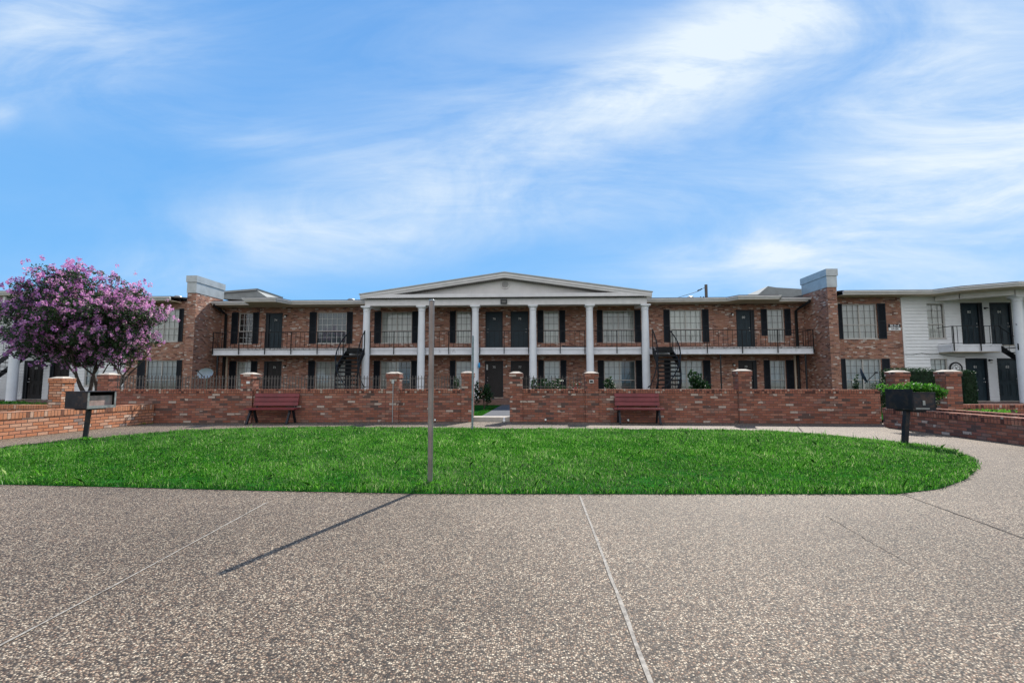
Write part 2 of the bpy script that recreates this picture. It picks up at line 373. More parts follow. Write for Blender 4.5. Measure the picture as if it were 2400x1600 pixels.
mown = fbm2(x*.7+3, y*.9, 21); dull = rng.uniform(size=len(x)) < np.clip(.10 + .16*mown, .02, .4)
tone[rng.uniform(size=len(x)) < .02] = .95; tone[dull] = rng.uniform(.93, 1, dull.sum())*.0 + 1.6
me = blades('lawn_grass', x, y, np.full(len(x), .012), h, w, tone, np.abs(rng.normal(.4, .35, len(x))), M['grass'])
o = put('lawn_grass', me); struct(o, 'stuff'); tag(o, 'dense green grass growing over the oval lawn', 'grass')

def strip(pts, w, mat, z=.004, name='paving_joint'):
    b = MB(); V = []
    for i, p in enumerate(pts):
        p = Vector((p[0], p[1])); q0 = Vector(pts[max(i-1, 0)][:2]); q1 = Vector(pts[min(i+1, len(pts)-1)][:2])
        d = (q1-q0).normalized(); nrm = Vector((-d.y, d.x)) * w * random.uniform(.38, .62)
        V += [(p.x-nrm.x, p.y-nrm.y, z), (p.x+nrm.x, p.y+nrm.y, z)]
    b.add(V, [(2*i, 2*i+2, 2*i+3, 2*i+1) for i in range(len(pts)-1)])
    return struct(mb(name, b, mat))
def wig(a, b_, n=26, s=.006): return [(a[0]+(b_[0]-a[0])*i/n+random.gauss(0, s), a[1]+(b_[1]-a[1])*i/n) for i in range(n+1)]
strip(wig((.45,5.0), (.44,.6), s=.0015), .020, M['joint'])
strip(wig((-2.56,4.6), (-2.39,2.74), s=.0012) + wig((-2.388,2.72), (-2.25,.6), s=.0012), .013, M['joint'])
strip(wig((3.76,5.22), (3.42,2.2), s=.002), .010, M['crack'])
strip(wig((2.5,4.4), (2.36,3.2), s=.004), .004, M['crack'])
strip(wig((6.9,13.2), (5.85,10.9)), .03, M['crack'])
strip(wig((6.3,9.6), (8.8,8.4)), .012, M['crack'])

# courtyard behind the wall: slopes from the gate step down to the porch
def sheet(name, x0, x1, y0, z0, y1, z1, mat):
    b = MB(); b.add([(x0,y0,z0),(x1,y0,z0),(x1,y1,z1),(x0,y1,z1)], [(0,1,2,3)]); return struct(mb(name, b, mat))
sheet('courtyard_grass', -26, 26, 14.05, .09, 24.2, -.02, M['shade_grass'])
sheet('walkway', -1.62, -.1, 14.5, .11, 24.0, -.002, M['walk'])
b = MB(); b.box(-1.85, 13.97, -.02, -.66, 14.5, .125)
struct(mb('gate_step', b, M['concrete']))
YF, YB = 26.68, 25.43
b = MB(); b.box(-17.9, 24.1, -.05, 14.55, 26.66, .235)
struct(mb('porch_floor', b, M['porch']))

# ---------------------------------------------------------------- building parts
def wall_mesh(x0, x1, z0, z1, Y, ops, depth=.1):
    b = MB(); xs = sorted({x0, x1, *[o[0] for o in ops], *[o[1] for o in ops]}); zs = sorted({z0, z1, *[o[2] for o in ops], *[o[3] for o in ops]})
    for i in range(len(xs)-1):
        for j in range(len(zs)-1):
            cx, cz = (xs[i]+xs[i+1])/2, (zs[j]+zs[j+1])/2
            if any(o[0] < cx < o[1] and o[2] < cz < o[3] for o in ops): continue
            b.add([(xs[i],Y,zs[j]),(xs[i+1],Y,zs[j]),(xs[i+1],Y,zs[j+1]),(xs[i],Y,zs[j+1])], [(0,1,2,3)])
    for a, c, e, g in ops:
        D = Y+depth
        b.add([(a,Y,e),(a,D,e),(a,D,g),(a,Y,g)], [(0,1,2,3)]); b.add([(c,Y,e),(c,D,e),(c,D,g),(c,Y,g)], [(3,2,1,0)])
        b.add([(a,Y,e),(c,Y,e),(c,D,e),(a,D,e)], [(0,1,2,3)]); b.add([(a,Y,g),(c,Y,g),(c,D,g),(a,D,g)], [(3,2,1,0)])
    return b

def curtain_mesh(w, h, seed, half=None):
    r = random.Random(seed); b = MB(); n = 48; V = []
    ph = [r.uniform(0, 6) for _ in range(3)]
    for i in range(n+1):
        xx = -w/2 + w*i/n; yy = (.01+.022*ph[2]/6)*math.sin(i*(1.2+.12*ph[0])+ph[0]) + .014*math.sin(i*.63+ph[1])
        V += [(xx, yy, 0), (xx + r.uniform(-.004, .004), yy*.6, h)]
    b.add(V, [(2*i, 2*i+2, 2*i+3, 2*i+1) for i in range(n)], True); return b

def window(parent, xc, z0, w, h, Y, cols, rows=5, style='curtain', mull=None, seed=0):
    at = (xc, Y, z0); fw = .045
    b = MB(); y0, y1 = .05, .11
    for bx in ((-w/2,0,-w/2+fw,h), (w/2-fw,0,w/2,h), (-w/2+fw,0,w/2-fw,fw), (-w/2+fw,h-fw,w/2-fw,h)):
        b.box(bx[0], y0, bx[1], bx[2], y1, bx[3])
    zr = h*.405
    b.box(-w/2+fw, y0+.006, zr-.022, w/2-fw, y1, zr+.022)
    if mull: b.box(-.022, y0+.008, fw, .022, y1, h-fw)
    b.box(-w/2-.01, -.03, -.03, w/2+.01, .05, .003)
    W = put('window', b.mesh('window', M['winframe']), parent, at)
    g = MB()
    for i in range(1, cols):
        xx = -w/2 + w*i/cols
        if mull and abs(xx) < .02: continue
        g.box(xx-.008, y0+.018, fw, xx+.008, y0+.034, h-fw)
    for j in range(1, rows):
        zz = h*j/rows
        if abs(zz-zr) < .05: continue
        g.box(-w/2+fw, y0+.015, zz-.008, w/2-fw, y0+.031, zz+.008)
    put('muntin_grid', g.mesh('muntin_grid', M['muntin_white' if style in ('dark', 'blind') else 'muntin_grey']), W, at)
    p = MB(); p.add([(-w/2+fw,y0+.04,fw),(w/2-fw,y0+.04,fw),(w/2-fw,y0+.04,h-fw),(-w/2+fw,y0+.04,h-fw)], [(0,1,2,3)])
    put('glass_pane', p.mesh('glass_pane', M['glass']), W, at)
    if style == 'curtain' and seed in (10, 13):  # right-half blind added, standing in for a darker reflection on the glass
        put('curtain', curtain_mesh(w*.56, h-.02, seed).mesh('curtain', M['curtain']), W, (xc-w*.21, Y+.17, z0+.01)); q = MB()
        for k in range(int(h/.05)): q.obox(Matrix.Translation((w*.27, .19, .03+k*.05)) @ Matrix.Rotation(.9, 4, 'X'), w*.42, .045, .004)
        put('blind', q.mesh('blind', M['blind']), W, at)
    elif style == 'curtain': put('curtain', curtain_mesh(w-.04, h-.02, seed).mesh('curtain', M['curtain']), W, (xc, Y+.17, z0+.01))
    if style == 'blind':
        q = MB()
        for k in range(int(h/.05)): q.obox(Matrix.Translation((0, .17, .03+k*.05)) @ Matrix.Rotation(.9, 4, 'X'), w-.06, .045, .004)
        put('blind', q.mesh('blind', M['blind']), W, at)
    r = MB(); r.box(-w/2-.02, .26, -.02, w/2+.02, .30, h+.02); r.box(-w/2-.02, .101, -.02, -w/2, .26, h+.02); r.box(w/2, .101, -.02, w/2+.02, .26, h+.02)
    r.box(-w/2, .101, h, w/2, .26, h+.02); r.box(-w/2, .101, -.02, w/2, .26, 0)
    put('room_recess', r.mesh('room_recess', M['dark']), W, at)
    return W

SHC = {}
def shutter(parent, x0, x1, z0, z1, Y):
    w, h = x1-x0, z1-z0; key = (round(w, 2), round(h, 2))
    if key not in SHC:
        b = MB(); f = .045; b.box(0, -.03, 0, f, .0, h); b.box(w-f, -.03, 0, w, 0, h)
        for za, zb in ((0, f), (h/2-f/2, h/2+f/2), (h-f, h)): b.box(f, -.03, za, w-f, 0, zb)
        for za, zb in ((f, h/2-f/2), (h/2+f/2, h-f)):
            k = int((zb-za)/.045)
            for i in range(k):
                b.obox(Matrix.Translation((w/2, -.013, za+(i+.5)*(zb-za)/k)) @ Matrix.Rotation(-.7, 4, 'X'), w-2*f, .006, .042)
        b.box(f, -.006, f, w-f, -.001, h-f)
        SHC[key] = b.mesh('shutter', M['shutter'])
    return put('shutter', SHC[key], parent, (x0, Y-.003, z0))

def text_mesh(body, size, mat, ext=.004):
    cu = bpy.data.curves.new('t', 'FONT'); cu.body = body; cu.size = size; cu.extrude = ext; cu.align_x = 'CENTER'; cu.align_y = 'CENTER'; cu.offset = size*.004
    o = bpy.data.objects.new('t', cu); COL.objects.link(o); dg = bpy.context.evaluated_depsgraph_get(); dg.update()
    me = bpy.data.meshes.new_from_object(o.evaluated_get(dg)); bpy.data.objects.remove(o); bpy.data.curves.remove(cu)
    me.transform(Matrix.Rotation(PI/2, 4, 'X')); me.materials.clear(); me.materials.append(mat); return me

def door(parent, x0, x1, z0, z1, Y, num, mat, hand=-1, label=None, storm=None):
    w, h = x1-x0, z1-z0; xc = (x0+x1)/2; at = (xc, Y, z0); j = .07
    l0, l1 = -w/2+j, w/2-j
    if storm == 'l': l0 += .12
    if storm == 'r': l1 -= .12
    lw = l1-l0; b = MB(); yb = .085
    b.box(l0, yb, .02, l1, yb+.045, h-j)
    cols_ = [(l0+.11*lw/.86, l0+lw*.46), (l0+lw*.54, l1-.11*lw/.86)]
    for a, c in cols_:
        for e, g in ((.2, .82), (.97, 1.60), (1.68, h-j-.1)):
            if g-e < .1: continue
            for q in ((a,e,a+.02,g), (c-.02,e,c,g), (a+.02,e,c-.02,e+.02), (a+.02,g-.02,c-.02,g)): b.box(q[0], yb-.010, q[1], q[2], yb-.001, q[3])
            b.box(a+.055, yb-.014, e+.055, c-.055, yb-.001, g-.055) if g-e > .2 else None
    D = put('door', b.mesh('door', mat), parent, at, label=label)
    f = MB(); f.box(-w/2, .01, 0, -w/2+j, .12, h); f.box(w/2-j, .01, 0, w/2, .12, h); f.box(-w/2+j, .01, h-j, w/2-j, .12, h)
    f.box(-w/2-.02, .131, -.02, w/2+.02, .16, h+.02)
    if storm == 'l': f.box(-w/2+j, .03, 0, l0-.01, .06, h-j)
    if storm == 'r': f.box(l1+.01, .03, 0, w/2-j, .06, h-j)
    put('door_frame', f.mesh('door_frame', M['doorframe']), D, at)
    hx = (l0+.07) if hand < 0 else (l1-.07)
    k = MB(); k.lathe([(0,-.075),(.022,-.07),(.030,-.05),(.022,-.03),(.012,-.02),(.028,-.001)], (hx, yb, .92), 12, 'y'); k.lathe([(0,-.03),(.022,-.028),(.026,-.001)], (hx, yb, 1.08), 12, 'y')
    put('door_handle', k.mesh('door_handle', M['chrome']), D, at)
    if num:
        put('door_number', text_mesh(num, .17, M['numeral'], .003), D, (xc+(l0+l1)/2, Y+yb-.018, z0+1.66))
    s = MB(); s.box(-w/2+.002, -.06, -.035, w/2-.002, .12, -.002); put('threshold', s.mesh('threshold', M['mortar']), D, at)
    return D

LMP = {}
def wall_lamp(parent, x, z, Y, cap='black'):
    if not LMP:
        b = MB(); b.lathe([(0,-.04),(.05,-.035),(.055,0)], (0,0,0), 12, 'y'); b.tube([(0,-.03,0),(0,-.11,.03),(0,-.13,0)], .012, 6); b.lathe([(.0,.05),(.05,.03),(.06,-.005)], (0,-.13,-.02), 12)
        LMP['b'] = b.mesh('wall_lamp', M['black']); g = MB(); g.lathe([(.045,0),(.05,-.05),(.035,-.1),(0,-.115)], (0,-.13,-.03), 12); LMP['g'] = g.mesh('lamp_glass', M['lens'])
    L = put('wall_lamp', LMP['b'], parent, (x, Y, z)); put('lamp_glass', LMP['g'], L, (x, Y, z)); return L

def gutter(parent, pts, z=5.38, h=.17, name='gutter'):
    """box gutter with a stepped front, swept along plan points (front line)"""
    prof = [(0,0),(-.012,0),(-.012,.058),(-.075,.066),(-.10,.13),(-.122,.135),(-.122,.172),(-.10,.172),(0,.162)]
    V = []; P = [Vector(p) for p in pts]; k = len(P); b = MB(); m = len(prof)
    for i, p in enumerate(P):
        ds = []
        if i > 0: ds.append((P[i]-P[i-1]).normalized())
        if i < k-1: ds.append((P[i+1]-P[i]).normalized())
        ns = [Vector((d.y, -d.x)) for d in ds]; nn = sum(ns, Vector((0,0))).normalized(); sc_ = 1/max(.4, nn.dot(ns[0]))
        V += [(p.x - nn.x*a*sc_ *1, p.y - nn.y*a*sc_, z+q) for a, q in prof]
    b.add(V, [(i*m+j, (i+1)*m+j, (i+1)*m+(j+1) % m, i*m+(j+1) % m) for i in range(k-1) for j in range(m)] + [tuple(range(m)), tuple(range((k-1)*m, k*m))[::-1]])
    return mb(name, b, M['trim'], parent)

def roof_over(parent, front, yback, z0=5.545, slope=.09, name='roof'):
    b = MB(); y0 = min(p[1] for p in front)
    top = [(x, y, z0+.062) for x, y in front] + [(front[-1][0], yback, z0+.062+slope*(yback-y0)), (front[0][0], yback, z0+.062+slope*(yback-y0))]
    n = len(top); bot = [(x, y, z-.062) for x, y, z in top]
    b.add(top + bot, [tuple(range(n)), tuple(range(n, 2*n))[::-1]] + [(i, n+i, n+(i+1) % n, (i+1) % n) for i in range(n)])
    return mb(name, b, M['roof'], parent)

# ================================================================ MAIN BUILDING
CX = -1.62
B = thing('apartment_building', 'long two storey red brick apartment building with white columned gable portico behind the garden wall', 'building', (CX, YF, 0))
WZ0, WH = 3.28, 1.77; LZ0 = .50
def X(px, py=770): return PY(px, py, YF).x
up_w = [(558.9,592,3,'dark',542.6,606.8), (742.3,812,6,'blind',725.3,826.6), (894,965.4,6,'curtain',877.4,980.2), (1068.7,1104.5,3,'curtain',1054.2,1119),
        (1274,1310.4,3,'curtain',1259.4,1324.8), (1413,1487,6,'curtain',1399,1502), (1570.6,1645.3,6,'curtain',1555.3,1661.6), (1798.9,1838.4,3,'curtain',1784,1853.7)]
lo_w = [(553.8,587.7,3,'curtain',537.5,603), (738.6,808.5,6,'curtain',722.4,823.5), (891.4,963.4,6,'curtain',876,977.6), (1068,1104,3,'curtain',1054.2,1119),
        (1275,1313,3,'curtain',1261,1327.5), (1415.6,1489.6,6,'curtain',1400.8,1504.4), (1572,1647.5,6,'curtain',1557,1665), (1805,1841.7,3,'curtain',1790,1860)]
up_d = [(621.8,661.8,'74',-1,'l'), (1137.6,1178.4,'76',-1,None), (1196.6,1239,'78',1,None), (1726.2,1769,'80',1,'r')]
lo_d = [(617.5,659.4,'73',-1,'l'), (1136.5,1179.3,'75',-1,None), (1197,1240,'77',-1,None), (1731.3,1774.6,'79',1,'r')]
ops = []; todo = []
for i, (a, c, n, st, s0, s1) in enumerate(up_w + lo_w):
    low = i >= 8; py = 865 if low else 768; x0, x1 = X(a, py), X(c, py); z0 = LZ0 if low else WZ0
    ops.append((x0, x1, z0, z0+WH)); todo.append((x0, x1, z0, n, st, X(s0, py), X(s1, py), i))
dd = []
for i, (a, c, num, hd, stm) in enumerate(up_d + lo_d):
    low = i >= 4; py = 880 if low else 770; x0, x1 = X(a, py), X(c, py); z0 = .27 if low else 2.97
    z1 = 2.28 if low else 5.04; ops.append((x0, x1, z0, z1)); dd.append((x0, x1, z0, z1, num, hd, stm, low))
ops2 = ops
mb('brick_facade', wall_mesh(-17.95, 14.6, -.1, 5.42, YF, ops2), M['brick_house'], B)
for x0, x1, z0, n, st, s0, s1, i in todo:
    window(B, (x0+x1)/2, z0, x1-x0, WH, YF, n, 5, st, mull=(n == 6 and st == 'curtain'), seed=i)
    zz0, zz1 = z0-.0, z0+WH+.03
    if i == 7: zz0 = 3.62
    shutter(B, s0, x0-.015, zz0, zz1, YF); shutter(B, x1+.015, s1, zz0, zz1, YF)
for x0, x1, z0, z1, num, hd, stm, low in dd:
    door(B, x0, x1, z0, z1, YF, num, M['door_low' if low else 'door_up'], hd, None, stm)
for px, py in ((671,739.5),(668,857),(1188,738.5),(1187,855),(1715,735),(1719,852.5)):
    q = PY(px, py, YF); wall_lamp(B, q.x, q.z, YF)
b = MB(); b.box(-17.9, YF+.32, -.1, 14.55, YF+9.5, 5.50); mb('rear_block', b, M['brick_house'], B)
# roof, eaves
EL = [(-17.9,25.73),(-15.75,25.73),(-15.45,24.75),(-13.75,24.75),(-13.4,25.73),(-9.0,25.73)]
ER = [(5.8,25.85),(10.2,25.85),(10.55,25.2),(12.6,25.2),(12.95,25.95),(14.58,25.95)]
for E_ in (EL, ER):
    gutter(B, E_); roof_over(B, E_, YF+9.5)
    b = MB(); b.prism([(x, y+.003) for x, y in E_] + [(E_[-1][0], YF-.002), (E_[0][0], YF-.002)], 5.36, 5.384); mb('soffit', b, M['soffit'], B)
b = MB(); b.add([(-9.0,25.8,5.58),(5.8,25.8,5.58),(5.8,36,6.45),(-9.0,36,6.45)], [(0,1,2,3)]); b.box(-9.0, 25.8, 5.50, 5.8, 36, 5.55); mb('roof', b, M['roof'], B)
b = MB(); b.add([(-17.9,36.18,-.1),(14.55,36.18,-.1),(14.55,36.18,6.5),(-17.9,36.18,6.5)], [(3,2,1,0)])
for xx in (-17.9, 14.55): b.add([(xx,YF,5.4),(xx,36.18,5.4),(xx,36.18,6.5),(xx,YF,5.66)], [(0,1,2,3)])
mb('rear_wall', b, M['brick_house'], B)
# firewalls standing out of the facade, with a metal coping
for sx, xi, xo in ((-1,-17.95,-18.43),(1,14.6,15.06)):
    x0, x1 = min(xi, xo), max(xi, xo)
    b = MB(); prof = [(24.5,-.1),(26.72,-.1),(26.72,5.83),(24.5,5.83)]; b.prism(prof, x0, x1, 'x')
    fwp = mb('firewall', b, M['brick_house'], B)
    c = MB(); c.prism([(24.47,5.831),(26.75,5.831),(26.75,6.38),(24.47,6.40)], x0-.02, x1+.02, 'x'); c.prism([(24.42,6.401),(26.8,6.381),(26.8,6.73),(24.42,6.75)], x0-.055, x1+.055, 'x')
    mb('metal_coping', c, M['metal'], fwp)
# grey sheet metal roof monitors behind the firewalls
q = [PY(519,700,28.6), PY(640,706,28.6), PY(603,681,28.6), PY(519,687.6,28.6)]
b = MB(); b.prism([(p.x, p.z) for p in q], 28.6, 31.5, 'y'); b.prism([(q[3].x, q[3].z+.0), (q[2].x, q[2].z), (q[2].x+.05, q[2].z+.12), (q[3].x, q[3].z+.12)], 28.5, 31.6, 'y'); mb('roof_monitor', b, M['monitor'], B)
q = [PY(1765,700,28.6), PY(1884,700,28.6), PY(1884,677.4,28.6), PY(1819,673.6,28.6), PY(1800,670.5,28.6)]
b = MB(); b.prism([(p.x, p.z) for p in q], 28.6, 31.5, 'y'); mb('roof_monitor', b, M['monitor'], B)
def vent(parent, px, py, Y):
    p = PY(px, py, Y); b = MB(); b.lathe([(0,.17),(.14,.15),(.21,.09),(.22,.05),(.15,.05),(.15,-.25)], (p.x, p.y, p.z-.12), 16); mb('roof_vent', b, M['metal'], parent)
vent(B, 823, 701, 27.2); vent(B, 1618, 696, 27.2)
# balcony
b = MB(); b.box(-17.55, YB, 2.58, 14.32, YF-.003, 2.84); mb('balcony_slab', b, M['slab'], B)
for a_, c_ in ((-17.55, -9.2), (5.96, 14.32)): mb('balcony_deck', MB().box(a_, YB-.03, 2.841, c_, YF-.003, 2.93), M['slab_edge'], B)
mb('balcony_deck', MB().box(-9.19, YB-.03, 2.841, 5.95, YF-.003, 2.93), M['slab'], B); mb('slab_lip', MB().box(-9.19, YB-.02, 2.80, 5.95, YB-.001, 2.838), M['slab'], B); mb('slab_lip', MB().box(-17.55, YB-.02, 2.56, 14.32, YB-.001, 2.60), M['slab'], B)
b = MB(); b.box(-17.5, YB+.02, 2.545, 14.3, YF-.003, 2.577); mb('balcony_soffit', b, M['soffit'], B)
BAL = MB().box(-.009, -.009, 0, .009, .009, .84).mesh('baluster', M['black'])
PST = MB().box(-.019, -.016, 0, .019, .016, 1.22).mesh('railing_post', M['black'])
def railing(parent, x0, x1, y, ends=(), npost=1.6, sp=.235, zt=3.79):
    b = MB(); b.box(x0, y-.012, zt, x1, y+.012, zt+.034); b.box(x0, y-.008, 2.975, x1, y+.008, 2.992)
    for e in ends: b.box(e-.012, y+.013, zt, e+.012, YF-.05, zt+.028); b.box(e-.008, y+.009, 2.975, e+.008, YF-.05, 2.992); [b.box(e-.006, y+.2+k*.24, 2.98, e+.006, y+.212+k*.24, zt) for k in range(4)]
    R = mb('balcony_railing', b, M['black'], parent)
    n = int((x1-x0)/sp)
    for i in range(1, n): put('baluster', BAL, R, (x0+(x1-x0)*i/n, y, 2.96))
    n = max(1, round((x1-x0)/npost))
    for i in range(n+1): put('railing_post', PST, R, (x0+(x1-x0)*i/n, y-.03, 2.60))
    return R
RY = YB-.02
railing(B, -17.5, -10.25, RY, (-17.5,)); railing(B, 7.15, 14.3, RY, (14.3,))
for k in range(5): railing(B, CX-7.38+k*2.955+.19, CX-7.38+(k+1)*2.955-.19, RY)
# portico: columns, beam, cornice, gable
YC = 25.2
cm = MB(); cm.lathe([(.235,0),(.235,.06),(.205,.10),(.195,.14)], (0,0,.0), 28); cm.lathe([(.195,.14),(.197,1.6),(.190,3.2),(.172,4.86)], (0,0,0), 28); CM = cm.mesh('column', M['column'])
cp = MB(); cp.lathe([(.172,4.86),(.195,4.875),(.195,4.90),(.178,4.91),(.18,4.96),(.225,5.03),(.235,5.06)], (0,0,0), 28); cp.box(-.25,-.25,5.06,.25,.25,5.14); CPM = cp.mesh('capital', M['column'])
for px in (859,988,1114,1249,1382,1512):
    xx = PY(px, 760, YC).x; c = put('column', CM, B, (xx, YC, 0.0)); put('capital', CPM, c, (xx, YC, 0))
GX0, GX1, GA = -9.20, 6.02, -1.56
b = MB(); b.box(-9.0, YC-.22, 5.141, 5.80, YC+.22, 5.48); b.box(-9.0, YC+.221, 5.141, -8.7, YF-.003, 5.40); b.box(5.5, YC+.221, 5.141, 5.80, YF-.003, 5.40); mb('entablature', b, M['trim'], B)
b = MB(); b.box(-8.69, YC+.221, 5.30, 5.49, YF-.003, 5.33); mb('portico_ceiling', b, M['soffit'], B)
YG = 24.7
b = MB(); b.box(GX0+.02, YG+.05, 5.52, GX1-.02, YC+.30, 5.54); b.box(GX0+.02, YG+.05, 5.541, GX1-.02, YG+.10, 5.70)
mb('cornice', b, M['trim'], B)
VD = MB()
for i in range(130):
    xx = GX0+.1+i*(GX1-GX0-.2)/130; VD.box(xx, YG+.11, 5.475, xx+.065, YG+.40, 5.519)
def rake(x0, x1, z0, z1, t0, t1, ya, yb):
    return MB().prism([(x0, z0+t0), (x1, z1+t0), (x1, z1+t1), (x0, z0+t1)] if x1 > x0 else [(x1, z1+t0), (x0, z0+t0), (x0, z0+t1), (x1, z1+t1)], ya, yb, 'y')
b = MB()
for x0 in (GX0, GX1):
    z0, z1 = 5.70, 6.80
    q = rake(x0, GA, z0, z1, -.14, .0, YG+.03, YG+.08); b.add(q.v, q.f)
    q = rake(x0, GA, z0, z1, -.24, -.141, YG+.07, YG+.12); b.add(q.v, q.f)
    q = rake(x0, GA, z0, z1, -.26, -.241, YG+.121, YC-.02); b.add(q.v, q.f)
    for i in range(64):
        f = (i+.5)/64; xx = x0+(GA-x0)*f; zz = z0+(z1-z0)*f-.268
        if zz > 5.76: VD.box(xx-.034, YG+.125, zz-.042, xx+.034, YC-.1, zz)
mb('gable_rake', b, M['trim'], B)
mb('soffit_vents', VD, M['vent_dark'], B)
b = MB()
for x0 in (GX0-.04, GX1+.04):
    q = rake(x0, GA, 5.70-.006, 6.80, .001, .05, YG-.02, YG+3.9); b.add(q.v, q.f)
mb('gable_roof', b, M['metal'], B)
b = MB()
b.add([(GX0+.3, YC-.05, 5.60), (GX1-.3, YC-.05, 5.60), (GA, YC-.05, 6.62)], [(0,1,2)])
nb = 74
for i in range(nb):
    xx = GX0+.4+i*(GX1-GX0-.8)/nb; zt = 5.60+1.02*(1-abs(xx-GA)/7.4)-.02
    if zt > 5.68: b.box(xx, YC-.062, 5.60, xx+.175, YC-.052, zt)
b.box(-8.9, YC-.049, 5.6, 5.7, YC+.1, 5.62)
mb('pediment_board', b, M['tympanum'], B)
b = MB(); b.prism([(GX0+.1, 5.55), (GX1-.1, 5.55), (GA, 6.55)], YC+.12, 28.3, 'y'); mb('gable_block', b, M['tympanum'], B)
vc = PY(1184, 667, YC-.06)
b = MB(); b.lathe([(.235,0),(.235,-.05),(.20,-.06),(.185,-.05),(.185,0)], (vc.x, YC-.062, vc.z), 32, 'y'); GD = MB().disc((vc.x, YC-.066, vc.z), .185)
for i in range(7):
    zz = vc.z-.15+i*.05; hw = math.sqrt(max(.001, .18**2-(zz-vc.z)**2)); b.obox(Matrix.Translation((vc.x, YC-.085, zz)) @ Matrix.Rotation(-.5, 4, 'X'), 2*hw, .006, .028)
GV = mb('gable_vent', b, M['tympanum'], B); mb('vent_gap_shade', GD, M['vent_dark'], GV)  # dark disc paints the shade in the gap behind the louvres
q = PY(1181, 707, YC-.22)
b = MB(); b.box(q.x-.17, YC-.31, q.z-.12, q.x+.17, YC-.221, q.z+.12); FL = mb('flood_light', b, M['signblack'], B)
b = MB(); b.box(q.x-.11, YC-.32, q.z-.075, q.x+.11, YC-.311, q.z+.055); mb('lens', b, M['muntin_grey'], FL)
# downspouts
def pipe(parent, pts, r, mat, name='downspout', n=8): return mb(name, MB().tube(pts, r, n), mat, parent)
for sx, xo, xi in ((1,-17.78,-17.62),(-1,14.42,14.12)):
    pipe(B, [(xo, 25.75, 5.42), (xo, 25.75, 5.32), ((xo+xi)/2, 26.15, 5.15), (xi, 26.55, 4.95), (xi, 26.57, .25)], .07, M['downspout'])
pipe(B, [(PY(1689.7,870,YB+.1).x, YB+.1, 0.2), (PY(1689.7,870,YB+.1).x, YB+.1, 2.56)], .04, M['downspout'], 'support_post')
pipe(B, [(13.95, YB+.1, 0.2), (13.95, YB+.1, 2.56)], .045, M['downspout'], 'support_post'); pipe(B, [(-17.3, YB+.1, 0.2), (-17.3, YB+.1, 2.56)], .05, M['downspout'], 'support_post')
for px in (1864.5, 530.5):
    xx = PY(px, 870, YF-.05).x; b = MB(); b.box(xx-.04, YF-.06, .25, xx+.04, YF-.002, 2.54); mb('corner_trim', b, M['soffit'], B)

# ================================================================ WINGS
def lap_siding(x0, x1, z0, z1, Y, ops, pitch=.165):
    """clapboards, cut round the openings"""
    b = MB(); xs = sorted({x0, x1, *[o[0] for o in ops], *[o[1] for o in ops]})
    n = int((z1-z0)/pitch)
    for k in range(n+1):
        za, zb = z0+k*pitch, min(z1, z0+(k+1)*pitch)
        if zb-za < .01: continue
        for i in range(len(xs)-1):
            cx = (xs[i]+xs[i+1])/2; segs = [(za, zb)]
            for o in ops:
                if o[0] < cx < o[1]:
                    segs = [s_ for a_, c_ in segs for s_ in ((a_, min(c_, o[2])), (max(a_, o[3]), c_)) if s_[1]-s_[0] > .004]
            for a_, c_ in segs:
                ya = Y-.040+.034*(a_-za)/pitch; yb = Y-.040+.034*(c_-za)/pitch
                b.add([(xs[i],ya,a_),(xs[i+1],ya,a_),(xs[i+1],yb,c_),(xs[i],yb,c_)], [(0,1,2,3)])
                b.add([(xs[i],ya,a_),(xs[i+1],ya,a_),(xs[i+1],Y+.004,a_),(xs[i],Y+.004,a_)], [(3,2,1,0)])
    for a, c, e, g in ops:
        D = Y+.1; Z = Y-.03
        b.add([(a,Z,e),(a,D,e),(a,D,g),(a,Z,g)], [(0,1,2,3)]); b.add([(c,Z,e),(c,D,e),(c,D,g),(c,Z,g)], [(3,2,1,0)])
        b.add([(a,Z,e),(c,Z,e),(c,D,e),(a,D,e)], [(0,1,2,3)]); b.add([(a,Z,g),(c,Z,g),(c,D,g),(a,D,g)], [(3,2,1,0)])
    return b
